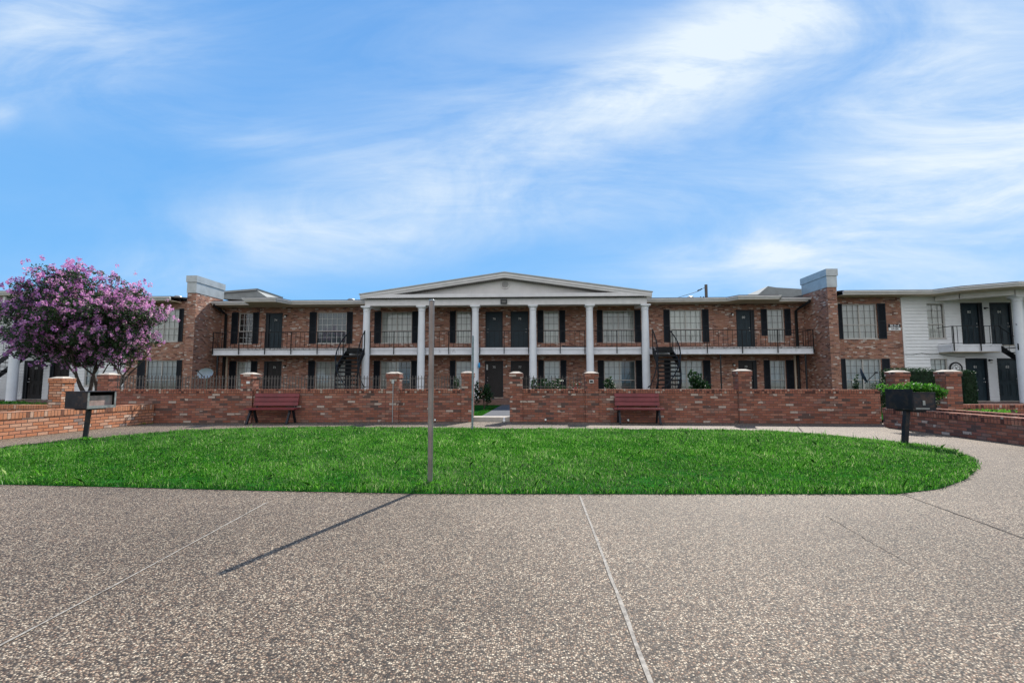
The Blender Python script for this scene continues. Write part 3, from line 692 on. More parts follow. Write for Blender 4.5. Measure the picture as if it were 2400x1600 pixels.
def wing(label, mir, xb, wins_b, wins_s, doors, cols, slab_x, xfire, xend, dm_low, side):
    """mir maps an x of the right wing to this wing"""
    Y = 25.0; R = thing('apartment_wing', label, 'building', ((xfire+xb)/2, Y, 0), 0)
    rg = lambda a, c: (min(mir(a), mir(c)), max(mir(a), mir(c)))
    ops = []; T = []
    for a, c, s0, s1, z0 in wins_b: ops.append((a, c, z0, z0+WH)); T.append((a, c, z0, 6, s0, s1))
    x0, x1 = min(xfire, xb), max(xfire, xb)
    mb('brick_facade', wall_mesh(x0, x1, -.1, 5.42, Y, ops), M['brick_house'], R)
    for i, (a, c, z0, n, s0, s1) in enumerate(T):
        window(R, (a+c)/2, z0, c-a, WH, Y, n, 5, 'curtain', mull=True, seed=40+i)
        if a-.015-s0 > .1: shutter(R, s0, a-.015, z0, z0+WH+.02, Y)
        if s1-c-.015 > .1: shutter(R, c+.015, s1, z0, z0+WH+.02, Y)
    ops = []
    for a, c, z0, h in wins_s: ops.append((a, c, z0, z0+h))
    for a, c, z0, z1, *_ in doors: ops.append((a, c, z0, z1))
    x0, x1 = min(xb, xend), max(xb, xend)
    mb('siding', lap_siding(x0, x1, -.1, 5.42, Y, ops), M['siding'], R)
    b = MB(); b.box(xb-.05, Y-.04, -.1, xb+.05, Y-.001, 5.36); mb('corner_board', b, M['siding'], R)
    for i, (a, c, z0, h) in enumerate(wins_s): window(R, (a+c)/2, z0, c-a, h, Y-.03, 3, 5, 'curtain', seed=50+i)
    for a, c, z0, z1, num, hd, st in doors: door(R, a, c, z0, z1, Y-.02, num, M['door_up'] if z0 > 2 else dm_low, hd, None, st)
    E_ = [(14.95+.2,24.2),(19.4,24.2),(20.0,23.35),(21.6,22.35),(27.5,22.35)]
    E_ = [(mir(x), y) for x, y in E_]; 
    if side < 0: E_ = E_[::-1]
    gutter(R, E_, 5.40, .16); roof_over(R, E_, 34, 5.555)
    b = MB(); b.prism([(x, y+.003) for x, y in E_] + [(E_[-1][0], Y-.03), (E_[0][0], Y-.03)], 5.385, 5.40); mb('soffit', b, M['soffit'], R)
    Bm = [(20.15,24.96),(20.7,24.25),(22.3,23.3),(27.5,23.3)]
    b = MB()
    for (xa, ya), (xc, yc) in zip(Bm, Bm[1:]):
        nx, ny = -(yc-ya), (xc-xa); L = math.hypot(nx, ny); nx, ny = nx/L*.13, ny/L*.13
        pl = [(mir(xa-nx), ya-ny), (mir(xc-nx), yc-ny), (mir(xc+nx), yc+ny), (mir(xa+nx), ya+ny)]
        b.prism(pl if side > 0 else pl[::-1], 5.141, 5.383)
    mb('portico_beam', b, M['trim'], R)
    for xx, yy in cols:
        c = put('column', CM, R, (xx, yy, 0)); put('capital', CPM, c, (xx, yy, 0))
    s0, s1 = rg(*slab_x)
    b = MB(); b.box(s0, 24.15, 2.58, s1, Y-.03, 2.84); b.box(s0-.02, 24.13, 2.841, s1+.02, Y-.03, 2.93); mb('balcony_slab', b, M['slab'], R)
    b = MB(); b.box(s0+.03, 24.18, 2.545, s1-.03, Y-.03, 2.577); mb('balcony_soffit', b, M['soffit'], R)
    r = MB(); r.box(s0, 24.10, 3.79, s1, 24.125, 3.818); r.box(s0, 24.105, 2.975, s1, 24.12, 2.992)
    out = s0 if side > 0 else s1
    r.box(out-.012, 24.126, 3.79, out+.012, Y-.05, 3.818); r.box(out-.008, 24.121, 2.975, out+.008, Y-.05, 2.992)
    RR = mb('balcony_railing', r, M['black'], R); n = int((s1-s0)/.235)
    for i in range(n+1): put('baluster', BAL, RR, (s0+(s1-s0)*i/n, 24.112, 2.96))
    for i in (0, 1): put('railing_post', PST, RR, (s0+(s1-s0)*(.02+.55*i), 24.09, 2.60))
    # dark stair flight dropping behind the columns
    st = thing('balcony_stairs', 'black metal stair flight dropping from the wing balcony at the %s edge of the picture' % ('right' if side > 0 else 'left'), 'staircase', (mir(22.6), 23.8, 0))
    xs0 = slab_x[1]; b = MB()
    for yy in (24.2, 23.35): b.prism([(mir(xs0),2.6),(mir(xs0),2.9),(mir(xs0+3.6),.3),(mir(xs0+3.6),.02)][::(1 if side < 0 else -1)], yy-.02, yy+.02, 'y')
    mb('stringer', b, M['black'], st)
    for k in range(13):
        xx = mir(xs0+.15+k*.27); b = MB(); b.box(xx-.14, 23.37, 2.70-k*.2, xx+.14, 24.18, 2.73-k*.2); mb('tread', b, M['black'], st)
    b = MB()
    for yy in (24.2, 23.35):
        b.tube([(mir(xs0), yy, 3.8), (mir(xs0+3.6), yy, 1.15)], .018, 6)
        for k in range(0, 13): b.tube([(mir(xs0+.15+k*.27), yy, 2.75-k*.2), (mir(xs0+.15+k*.27), yy, 3.7-k*.2)], .008, 5)
    mb('handrail', b, M['black'], st)
    b = MB(); fx0, fx1 = rg(19.6, 28); b.box(fx0, 22.6, -.05, fx1, Y-.03, .16); mb('porch_slab', b, M['porch'], R)
    b = MB(); bx0, bx1 = min(xfire, xend), max(xfire, xend); b.box(bx0+.01, Y+.33, -.1, bx1-.01, 34, 5.53); mb('rear_block', b, M['brick_house'], R)
    return R
ym = lambda px, py: PY(px, py, 25.0).x
wr = wing('brick and white clapboard wing with doors 81 to 84 right of the right firewall', lambda x: x, 18.5,
     [(ym(1975,750), ym(2056,750), ym(1963,750), ym(2076,750), WZ0), (ym(1983,870), ym(2067,870), ym(1972,870), ym(2086,870), LZ0)],
     [(ym(2173,750), ym(2214,750), WZ0, WH), (ym(2180.5,860), ym(2221,860), .9, 1.37)],
     [(21.3,22.38,2.95,5.07,'82',1,'r'), (22.7,23.75,2.95,5.07,'84',1,None), (21.35,22.4,.2,2.29,'81',1,None), (22.85,23.95,.2,2.29,'83',1,None)],
     [(22.55,23.42), (23.05,23.9), (26.5,23.42)], (20.1,22.35), 15.12, 28, M['door_up'], 1)
mirL = lambda x: -3.95-x
wl = wing('brick and clapboard wing with dark doors behind the flowering tree on the left', mirL, -22.1,
     [(-20.98, ym(419,760), -21.3, ym(430,760), WZ0), (ym(340.6,870), ym(413.3,870), ym(322,870), ym(426,870), LZ0)],
     [(-24.3,-23.5,WZ0,WH), (-24.3,-23.5,.9,1.37)],
     [(-26.3,-25.2,2.95,5.07,'72',-1,None), (-27.75,-26.65,2.95,5.07,'70',-1,'l'), (-26.28,-25.15,.2,2.28,'71',-1,'l'), (-27.75,-26.62,.2,2.28,'69',-1,'l')],
     [(-26.6,23.42), (-27.1,23.9), (-30.5,23.42)], (23.3,22.9-.4), -18.5, -32, M['door_low'], -1)
q = PY(1996, 681, 26.5); 
for o_, px in ((wr, 1996), (wl, 417)): vent(o_, px, 684 if px > 900 else 694, 26.2)
for px, py in ((2308,722.5),(2318.5,844)): q = PY(px, py, 24.97); wall_lamp(wr, q.x, q.z, 24.97)
q = PY(110.5, 857, 24.97); wall_lamp(wl, q.x, q.z, 24.97)
b = MB(); q = PY(14.5, 700, 22.6); b.box(q.x-.06, 22.5, 5.0, q.x+.06, 22.62, 5.56); mb('downspout', b, M['trim'], wl)
# building number sign
a, c = PY(2083, 759.5, 24.95), PY(2112, 774, 24.95)
S = thing('building_sign', 'black and white plate reading BLD-6 69-84 on the brick beside the right wing siding', 'sign', ((a.x+c.x)/2, 24.97, c.z))
sx, sz0, sz1 = (a.x+c.x)/2, c.z, a.z; zm = sz0+(sz1-sz0)*.47
b = MB(); b.box(a.x, 24.965, zm, c.x, 24.99, sz1); mb('black_plate', b, M['signblack'], S)
b = MB(); b.box(a.x, 24.965, sz0, c.x, 24.99, zm-.001); mb('white_plate', b, M['white'], S)
put('lettering', text_mesh('BLD-6', .17, M['white']), S, (sx, 24.962, (zm+sz1)/2)); put('lettering', text_mesh('69-84', .15, M['signblack']), S, (sx, 24.962, (zm+sz0)/2))
# wall clock
q = PY(2240, 863, 24.93); K = thing('wall_clock', 'round black rimmed clock with white face on the white siding beside door 81', 'clock', tuple(q))
b = MB(); b.lathe([(.24,-.02),(.25,-.045),(.30,-.045),(.315,-.02),(.315,.0)], (0,0,0), 36, 'y'); loc('clock_rim', b, M['signblack'], K)
b = MB(); b.disc((0,-.02,0), .242, 36); loc('clock_face', b, M['white'], K)
b = MB()
for k in range(12):
    an = k*PI/6; m_ = Matrix.Rotation(-an, 4, 'Y') @ Matrix.Translation((0, -.026, .175)); b.obox(m_, .028 if k % 3 else .05, .006, .07)
b.obox(Matrix.Rotation(.9, 4, 'Y') @ Matrix.Translation((0,-.03,.05)), .014, .004, .13); b.obox(Matrix.Rotation(-.5, 4, 'Y') @ Matrix.Translation((0,-.034,.08)), .01, .004, .17); b.obox(Matrix.Translation((0,-.03,0)), .06, .01, .06)
loc('numerals_and_hands', b, M['signblack'], K)

# ================================================================ CURVED STAIRS
def stair(label, cx, sgn):
    cy = YB-1.08; ri, ro = 1.25, 2.30; n = 14; a0, a1 = math.radians(22), math.radians(-60); rise = 2.90/n
    S = thing('curved_staircase', label, 'staircase', (cx, cy, 0), 0, 'curved black stairs to the balcony')
    P = lambda r, a, z: (-sgn*r*math.cos(a), r*math.sin(a), z)
    for k in range(n-1):
        b = MB(); aa = a0+(a1-a0)*k/(n-1); ab = a0+(a1-a0)*(k+1.15)/(n-1); z = 2.90-(k+1)*rise; V = []
        for zz in (z-.075, z): V += [P(ri+.02,aa,zz), P(ro-.02,aa,zz), P(ro-.02,(aa+ab)/2,zz), P(ro-.02,ab,zz), P(ri+.02,ab,zz)]
        fs = [(0,1,2,3,4)[::-1], (5,6,7,8,9)] + [(i, (i+1) % 5, 5+(i+1) % 5, 5+i) for i in range(5)]
        b.add(V, fs if sgn < 0 else [f[::-1] for f in fs]); loc('tread', b, M['black'], S)
    m = 40
    for r in (ri, ro):
        b = MB(); V = []
        for i in range(m+1):
            f = i/m; a = a0+(a1-a0)*f; z = 2.90-2.86*f; t = .028
            V += [P(r-t,a,z-.34), P(r+t,a,z-.34), P(r+t,a,z+.03), P(r-t,a,z+.03)]
        fs = [(i*4+j, i*4+(j+1) % 4, i*4+4+(j+1) % 4, i*4+4+j) for i in range(m) for j in range(4)]
        b.add(V, fs); loc('stringer', b, M['black'], S)
        h = MB(); pts = [P(r, a0, 3.80)] + [P(r, a0+(a1-a0)*i/m, 3.80-2.86*i/m) for i in range(1, m+1)] + [P(r, a1-.12, .86)]
        h.tube(pts, .028, 8)
        H = loc('handrail', h, M['black'], S)
        for k in range(n):
            f = (k+.3)/n; a = a0+(a1-a0)*f; z = 2.90-2.86*f; q = Vector(P(r, a, z-.1))
            bb = MB(); bb.box(q.x-.007, q.y-.007, z-.1, q.x+.007, q.y+.007, z+.9); loc('baluster', bb, M['black'], H)
        bb = MB(); q = Vector(P(r, a0, 0)); bb.box(q.x-.016, q.y-.016, 2.6, q.x+.016, q.y+.016, 3.82); q = Vector(P(r, a1, 0)); bb.box(q.x-.016, q.y-.016, 0, q.x+.016, q.y+.016, .92)
        loc('newel_post', bb, M['black'], H)
    b = MB(); xa, xb = sorted((-sgn*1.47, -sgn*2.13)); b.box(xa, .50, 2.72, xb, 1.04, 2.90); loc('landing_plate', b, M['black'], S)
    return S
stair('curved black steel stairs with open treads left of the portico', -7.75, 1)
stair('curved black steel stairs with open treads right of the portico', 4.85, -1)

# ================================================================ GARDEN WALLS
LA, LB = Vector((-12.05,12.905)), Vector((-1.81,13.93)); RA, RB = Vector((-.70,13.955)), Vector((9.42,13.70))
def wall_run(parent, A, Bp, z1=.93, th=.24, mats=('brick_wall','rowlock_wall'), rh=.105):
    d = (Bp-A).normalized(); n = Vector((-d.y, d.x))*th
    pl = [A, Bp, Bp+n, A+n]; b = MB(); b.prism([tuple(p) for p in pl], -.05, z1-rh-.001); 
    mb('brick_body', b, M[mats[0]], parent)
    e = d*.0; m_ = n.normalized()*.012; pl = [A-m_, Bp-m_, Bp+n+m_, A+n+m_]; b = MB(); b.prism([tuple(p) for p in pl], z1-rh, z1)
    mb('rowlock_course', b, M[mats[1]], parent)
def pier(parent, x0, x1, A, Bp, z1, cap=True, th=.36, mat='brick_wall', z0=-.05):
    d = (Bp-A).normalized(); y = A.y + (Bp.y-A.y)*((x0+x1)/2-A.x)/(Bp.x-A.x); y0 = y-.045
    b = MB(); b.box(x0, y0, z0, x1, y0+th, z1-.16)
    Pp = mb('pier', b, M[mat], parent)
    b = MB(); b.box(x0-.02, y0-.02, z1-.159, x1+.02, y0+th+.02, z1-.035); 
    mb('corbel_course', b, M[mat], Pp)
    c = MB(); a, e = .025, .06; g0, g1 = y0-a, y0+th+a
    V = [(x0-a,g0,z1-.034),(x1+a,g0,z1-.034),(x1+a,g1,z1-.034),(x0-a,g1,z1-.034),(x0+.1,y0+.1,z1+.015),(x1-.1,y0+.1,z1+.015),(x1-.1,y0+th-.1,z1+.015),(x0+.1,y0+th-.1,z1+.015)]
    c.add(V, [(0,3,2,1),(4,5,6,7),(0,1,5,4),(1,2,6,5),(2,3,7,6),(3,0,4,7)]); mb('mortar_cap', c, M['mortar'], Pp)
    return Pp
WLf = thing('garden_wall', 'low red brick garden wall with piers left of the gate opening', 'wall', (-6.5, 13.5, 0))
wall_run(WLf, LA, LB-(LB-LA).normalized()*.05)
for x0, x1, zt in ((-12.12,-11.80,1.37),(-8.27,-7.93,1.39),(-4.24,-3.88,1.41),(-2.11,-1.79,1.43)): pier(WLf, x0, x1, LA, LB, zt)
WRt = thing('garden_wall', 'low red brick garden wall with piers right of the gate opening', 'wall', (4.5, 13.8, 0))
wall_run(WRt, RA+(RB-RA).normalized()*.05, RB)
for x0, x1, zt in ((-.72,-.36,1.42),(1.44,1.80,1.42),(5.66,6.02,1.48)): pier(WRt, x0, x1, RA, RB, zt)
# free piers flanking the side entries
for nm, x0, x1, zt in (('brick gate pier with crumbling cap at the left end, in front of the clapboard doors', -13.40,-13.02,1.27), ('brick gate pier rising behind the bright green shrub', 9.80,10.18,1.44), ('brick gate pier beside the clipped column hedge', 11.10,11.50,1.45)):
    tg = thing('gate_pier', nm, 'pier', ((x0+x1)/2, 13.0 if x0 < 0 else 13.7, 0))
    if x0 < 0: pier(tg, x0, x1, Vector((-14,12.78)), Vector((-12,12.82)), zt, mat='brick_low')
    else: pier(tg, x0, x1, RA, RB, zt)
# low planter walls
def low_wall(label, A, Bp, z1, th=.26, mats=('brick_low','rowlock_low'), name='planter_wall'):
    t_ = thing(name, label, 'wall', (((A[0]+Bp[0])/2), (A[1]+Bp[1])/2, 0)); wall_run(t_, Vector(A), Vector(Bp), z1, th, mats, .13); return t_
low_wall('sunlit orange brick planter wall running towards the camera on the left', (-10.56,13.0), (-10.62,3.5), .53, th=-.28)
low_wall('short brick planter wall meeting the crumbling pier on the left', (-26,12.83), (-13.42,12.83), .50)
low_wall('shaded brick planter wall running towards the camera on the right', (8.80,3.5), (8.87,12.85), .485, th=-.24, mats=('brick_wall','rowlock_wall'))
low_wall('second brick kerb of the right planter, behind the shaded wall', (9.72,3.5), (9.80,12.85), .485, th=-.22, mats=('brick_wall','rowlock_wall'))
low_wall('low brick wall running right from the pier by the column hedge', (11.52,13.66), (27,13.66), .53, mats=('brick_wall','rowlock_wall'))
low_wall('brick end wall closing the right planter behind the grill', (8.93,12.60), (9.56,12.60), .47, mats=('brick_wall','rowlock_wall'))
b = MB(); b.box(9.05, 3.5, -.05, 9.70, 12.58, .40); struct(mb('planter_soil', b, M['soil']))
b = MB(); b.box(-26, 13.10, -.05, -13.45, 14.6, .42); struct(mb('planter_soil', b, M['soil']))

# iron fence on top of the wall
def fence(label, x0, x1, A, Bp, sp=.083, z=.93, tall=.37):
    yy = lambda x: A.y + (Bp.y-A.y)*(x-A.x)/(Bp.x-A.x) + .12
    Fn = thing('iron_fence', label, 'fence', ((x0+x1)/2, yy((x0+x1)/2), z), 0, 'iron picket fences on the garden wall')
    for zz in (1.00, 1.235):
        b = MB(); b.bar((x0, yy(x0), zz), (x1, yy(x1), zz), .016, .016); mb('rail', b, M['fence'], Fn)
    n = int((x1-x0)/sp)
    for i in range(1, n):
        xx = x0+(x1-x0)*i/n; put('picket', PK, Fn, (xx+random.uniform(-.003, .003), yy(xx), z+.012))
    return Fn
PK = MB().box(-.0085,-.008,0,.0085,.008,.37).add([(-.008,-.008,.34),(.008,-.008,.34),(.008,.008,.34),(-.008,.008,.34),(0,0,.385)], [(0,1,4),(1,2,4),(2,3,4),(3,0,4)]).mesh('picket', M['fence'])
fence('iron picket fence between the first two wall piers, in front of the grey dish', -11.79, -8.28, LA, LB)
fence('iron picket fence above the left bench', -7.92, -4.25, LA, LB)
fence('short iron picket fence just left of the gate opening', -3.87, -2.12, LA, LB)
fence('iron picket fence right of the gate opening, in front of leafy plants', -.35, 1.43, RA, RB, sp=.10)

# ================================================================ BENCHES
def bench(label, x, y, rz):
    Bn = thing('park_bench', label, 'bench', (x, y, 0), rz, 'dark red slatted benches against the wall')
    L = 1.34
    for i in range(3): loc('seat_slat', MB().box(-L/2, -.02+i*.145, .385, L/2, .115+i*.145, .425), M['bench'], Bn)
    for i in range(3):
        b = MB(); z = .475+i*.118; yy = .41+i*.035; b.obox(Matrix.Translation((0, yy, z+.05)) @ Matrix.Rotation(-.28, 4, 'X'), L-.12, .035, .105); loc('back_slat', b, M['bench'], Bn)
    for sx in (-1, 1):
        xx = sx*(L/2-.14)
        for a, c in (((xx, .10, .385), (xx, -.12, 0)), ((xx, .27, .385), (xx, .46, 0))):
            b = MB(); b.bar(a, c, .05, .06); loc('leg', b, M['benchleg'], Bn)
        b = MB(); b.bar((xx, .0, .365), (xx, .42, .365), .045, .035); b.bar((xx, .415, .37), (xx, .52, .80), .04, .03); loc('back_bracket', b, M['benchleg'], Bn)
    return Bn
bench('dark red slatted bench in front of the left garden wall, below the picket fence', -7.2, 12.85, math.radians(4.5))
bench('dark red slatted bench in front of the right garden wall, facing the thin pole', 2.83, 13.32, math.radians(-3))

# ================================================================ GRILLS
def wallq(b, p, q, z0, z1, t=.012, out=0.):
    """upright sheet between plan points p and q"""
    p, q = Vector(p), Vector(q); d = (q-p).normalized(); n = Vector((d.y, -d.x)); p = p+n*out; q = q+n*out; i_ = -n*t
    pl = [p, q, q+i_, p+i_]; b.prism([tuple(v) for v in pl], z0, z1)
def grill(label, base, A, C, Bq, z0, zt, open_right, lean):
    """box with plan corners A (left), C (nearest), Bq (right)"""
    G = thing('park_grill', label, 'grill', tuple(base), 0, 'black steel box grills on posts in the lawn')
    A, C, Bq = [Vector(q)-Vector(base[:2]) for q in (A, C, Bq)]; D = A+Bq-C; ct = (A+Bq)/2
    b = MB(); b.bar((lean, 0, -.05), (ct.x*.3, ct.y*.3, z0-.03), .075, .075); loc('post', b, M['grill'], G)
    b = MB(); m_ = [ct+(v-ct)*.62 for v in (A, C, Bq, D)]; b.prism([tuple(v) for v in m_], z0-.035, z0-.002); loc('tray', b, M['grill'], G)
    b = MB(); b.prism([tuple(v) for v in (A, C, Bq, D)], z0, z0+.012)
    z1, z2 = zt
    wallq(b, A, C, z0+.013, z1); wallq(b, Bq, D, z0+.013, z2); wallq(b, D, A, z0+.013, min(z1, z2)-.001)
    e = (C-A).normalized(); f = (Bq-C).normalized()
    if open_right: b.prism([tuple(v) for v in (A-e*.012-f*.012, C+e*.012-f*.012, Bq+e*.012+f*.012, D-e*.012+f*.012)], z1+.001, z1+.016)
    else: wallq(b, C+f*.013, Bq-f*.013, z0+.013, z2); wallq(b, C+f*.0, Bq, z2+.001, z2+.012, .03, .010)
    K = loc('firebox', b, M['grill'], G)
    if open_right:
        b = MB(); wallq(b, C+f*.03-e*.05, Bq-f*.03-e*.05, z0+.014, z1-.07, .01); loc('rusty_panel', b, M['grill_in'], K)
        b = MB(); wallq(b, C, Bq, z0-.005, z0+.05, .02, .012); wallq(b, C, C+f*.035, z0+.051, z1-.002, .012, .008); wallq(b, Bq-f*.035, Bq, z0+.051, z1-.002, .012, .008); loc('front_lip', b, M['grill_lip'], K)
    else:
        b = MB(); q0 = C+f*(Bq-C).length*.12; q1 = C+f*(Bq-C).length*.72
        wallq(b, q0, q1, z0+.02, z0+.045, .002, .004); loc('drip_edge', b, M['grill_lip'], K)
        b = MB(); q0 = C+f*(Bq-C).length*.42; wallq(b, q0, q0+f*.035, z0+.09, z0+.17, .004, .022); wallq(b, q0, q0+f*.006, z0+.09, z0+.17, .002, .012); loc('handle', b, M['grill_lip'], K)
    return G
g1 = PG(202, 1032); g2 = PG(2126, 1047)
def PXx(px, py, X_):
    d = ray(px, py); return d[1]*X_/d[0]
y_ = g1.y-.25; cxx = XY(204.5, y_, 940); grill('black steel box grill with a rusty open side, on the left tip of the lawn', g1, (XY(152, y_, 940), y_), (cxx, y_), (cxx+.02, PXx(271, 940, cxx+.02)), .632, (.945, .945), True, -.03)
y_ = g2.y-.22; cxx = XY(2139, y_, 940); xl = cxx-.05; grill('black soot-marked box grill with a dented closed side, on the right tip of the lawn', g2, (xl, PXx(2075, 930, xl)), (cxx, y_), (XY(2193, y_-.09, 940), y_-.09), .655, (1.015, .955), False, -.05)
# ================================================================ POLES
p = PG(1008, 1138); pt = PY(1012, 705, p.y-.42)
T = thing('metal_post', 'tall bare metal post at the front edge of the lawn casting a long shadow', 'post', (p.x, p.y, 0))
loc('shaft', MB().tube([(0,0,-.1), ((pt.x-p.x), -.42, pt.z)], .0285, 20), M['pole'], T)
b = MB(); b.lathe([(.028,0),(.028,.012),(0,.014)], (pt.x-p.x, -.42, pt.z), 16); loc('end_cap', b, M['metal'], T)
p = PG(1107, 1009); T = thing('thin_pole', 'thin mottled galvanised pole at the back edge of the lawn near the gate opening', 'post', (p.x, p.y, 0))
zt = PY(1107, 788, p.y).z; loc('shaft', MB().tube([(0,0,-.1),(0,0,zt)], .024, 14), M['galv'], T); b = MB(); b.lathe([(.024,0),(.02,.02),(0,.024)], (0,0,zt), 14); loc('end_cap', b, M['galv'], T)
# utility pole beyond the roof
q = PY(1654.5, 667, 44.); U = thing('utility_pole', 'wooden utility pole rising behind the roof right of the gable', 'pole', (q.x, 44, 0))
loc('shaft', MB().tube([(0,0,0),(0,0,q.z)], .13, 12), M['wood'], U)
b = MB(); b.bar((-.55,0,q.z-1.25), (.1,0,q.z-1.25), .06, .06)
for xx in (-.5, -.25): b.lathe([(.03,0),(.06,.04),(.04,.08),(.06,.12),(0,.15)], (xx, 0, q.z-1.22), 8)
loc('insulator_arm', b, M['wood'], U)
a = PY(1651, 674, 44.); e = PY(1626, 686, 44.)
b = MB(); b.tube([(a.x-q.x,0,a.z), ((a.x+e.x)/2-q.x,0,(a.z+e.z)/2-.06), (e.x-q.x,0,e.z), (e.x-q.x-9, 6, e.z-2.2)], .022, 5)
for f in (.25, .5): b.tube([(a.x-q.x-f*.9,0,a.z-f*.36), (a.x-q.x-f*.9-.18,0,a.z-f*.36-.10)], .05, 6)
loc('service_wire', b, M['cable'], U)

# ================================================================ SMALL THINGS
def dish(label, px, py, Y, w, h, mat, face_rot, tilt, polez):
    q = PY(px, py, Y); D = thing('satellite_dish', label, 'satellite dish', (q.x, q.y, 0), 0, 'satellite dishes behind the garden wall')
    Mx = Matrix.Translation((0,0,q.z)) @ Matrix.Rotation(face_rot, 4, 'Z') @ Matrix.Rotation(tilt, 4, 'X')
    b = MB(); n = 28; V = []; R_ = [0, .25, .5, .75, 1]
    for r_ in R_:
        for j in range(n): V.append(Mx @ Vector((w/2*r_*math.cos(2*PI*j/n), .09*(1-r_*r_), h/2*r_*math.sin(2*PI*j/n))))
    b.add(V, [(i*n+j, i*n+(j+1) % n, (i+1)*n+(j+1) % n, (i+1)*n+j) for i in range(4) for j in range(n)], True); 
    loc('reflector', b, mat, D)
    a_ = Mx @ Vector((0,.1,-h*.45)); e_ = Mx @ Vector((0,-.42,-.02))
    b = MB(); b.tube([a_, e_], .014, 6); b.obox(Matrix.Translation(e_), .06, .1, .06); loc('feed_arm', b, M['black'], D)
    b = MB(); b.tube([(0, .12, polez), (0, .12, q.z-.05), Mx @ Vector((0,.09,0))], .022, 8); loc('mast', b, M['metal'], D); return D
dish('pale grey satellite dish above the picket fence beside the left firewall', 481, 874.6, 19.5, .76, .46, M['dish'], math.radians(-8), math.radians(-16), .02)
dish('dark edge-on satellite dish in front of the right wing window', 2025, 880, 20.5, .60, .66, M['dishdark'], math.radians(62), math.radians(-20), .02)

q = PY(1121.5, 855, YC-.25); tg = mb('blue_hanging_tag', MB().lathe([(0,-.16),(.05,-.14),(.055,0),(.04,.10),(0,.14)], (0,0,0), 12), M['blue'], None, (PY(1121.5,855,YC-.25).x+.03, YC-.22, q.z)); tag(tg, 'small bright blue plastic feeder hung on the column left of the gate opening', 'feeder')
q = PY(1140.5, 860, YF+.06); tg = mb('paper_notice', MB().box(-.055,-.004,-.15,.055,.004,.15), M['paper'], None, (q.x+.02, YF+.055, q.z)); tag(tg, 'white paper notice on door 75', 'notice')
def bottle(px, py, z):
    q = PG(px, py, z); b = MB(); b.lathe([(0,0),(.035,0),(.036,.05),(.02,.075),(.018,.085),(.028,.10),(.024,.12),(0,.128)], (0,0,0), 14)
    o = mb('white_finial', b, M['white'], None, (q.x, q.y, z)); return tag(o, 'tiny white figurine-like finial standing in the gate opening', 'ornament')
bottle(1181.5, 988.5, 0.0)
def spot(px, py, Y, label):
    q = PY(px, py, Y); S = thing('ground_spotlight', label, 'spotlight', (q.x, Y, 0.0), 0, 'small spotlights at the foot of the garden wall')
    loc('stake', MB().tube([(0,0,-.02),(0,0,.05)], .008, 6), M['black'], S)
    b = MB(); b.lathe([(0,.06),(.03,.055),(.04,0),(.042,-.03),(.03,-.03)], (0,0,.08), 12, 'y'); loc('housing', b, M['black'], S)
    b = MB(); b.disc((0,-.026,.08), .032, 12); loc('lamp_face', b, M['lens'], S)
spot(1020, 983, 13.55, 'small round spotlight at the wall foot just right of the tall post')
spot(1278.6, 986, 13.75, 'small round spotlight at the wall foot right of the gate opening')
spot(1472, 985, 13.72, 'small round spotlight at the wall foot under the right bench')
# electric box and conduit on the third pier, plates on others
q = PY(922, 894, 13.66); J = thing('outlet_box', 'grey outlet box with conduit on the pier between the left bench and the post', 'outlet', (q.x, 13.66, q.z))
loc('box', MB().box(-.035,-.05,-.055,.035,-.005,.055), M['metal'], J); loc('conduit', MB().tube([(0,-.022,-.055),(0,-.022,-q.z)], .011, 8), M['metal'], J)
q = PY(582, 896, 13.24); o = mb('pier_plate', MB().box(-.05,-.012,-.035,.05,-.002,.035), M['paper'], None, (q.x, 13.236, q.z)); tag(o, 'small white plate on the pier left of the left bench', 'plate')
q = PY(1386, 893.5, 13.85); J = thing('pier_lamp', 'small recessed light with pale frame on the pier left of the right bench', 'lamp', (q.x, 13.845, q.z))
loc('frame', MB().box(-.06,-.012,-.045,.06,-.002,.045), M['paper'], J); loc('dark_face', MB().box(-.042,-.018,-.028,.042,-.013,.028), M['signblack'], J)
# slack cables under the eaves
def cable(label, pts, Y, r=.012):
    P_ = [PY(a, c, Y) for a, c in pts]; P2 = []
    for a, c in zip(P_, P_[1:]):
        for k in range(6):
            f = k/6; P2.append(a.lerp(c, f) + Vector((0,0,-.04*math.sin(PI*f))))
    P2.append(P_[-1]); o = mb('slack_cable', MB().tube([p_-P_[0] for p_ in P2], r, 6), M['cable'], None, tuple(P_[0])); tag(o, label, 'cable')
cable('thin slack cable looping under the eave right of the gable', [(1503,729),(1521,722),(1559,712.5),(1640,713),(1750,712),(1838,712),(1857,720)], YF-.06, .009)
cable('thin cable crossing from the portico to the upper right window', [(1495,716),(1520,722),(1560,713)], 25.9, .009)
cable('thin cable drooping across the white siding of the right wing', [(2120,830),(2160,827),(2200,829),(2262,836)], 24.93, .010)
cable('thin wire strung inside the portico ceiling on the left', [(862,712),(885,722),(898,724)], YF-.1, .010)
q = PY(1318, 811, YB+.25); q2 = PY(1376, 811, YB+.25); b = MB()
b.prism([(q.x, 2.932), (q2.x, 2.932), (q2.x, 2.97), (q.x+.25, 3.0), (q.x, 3.06)], YB+.15, YB+.45, 'y'); o = mb('folded_tarp', b, M['tarp']); tag(o, 'dark folded tarp lying on the balcony floor right of door 78', 'tarp')
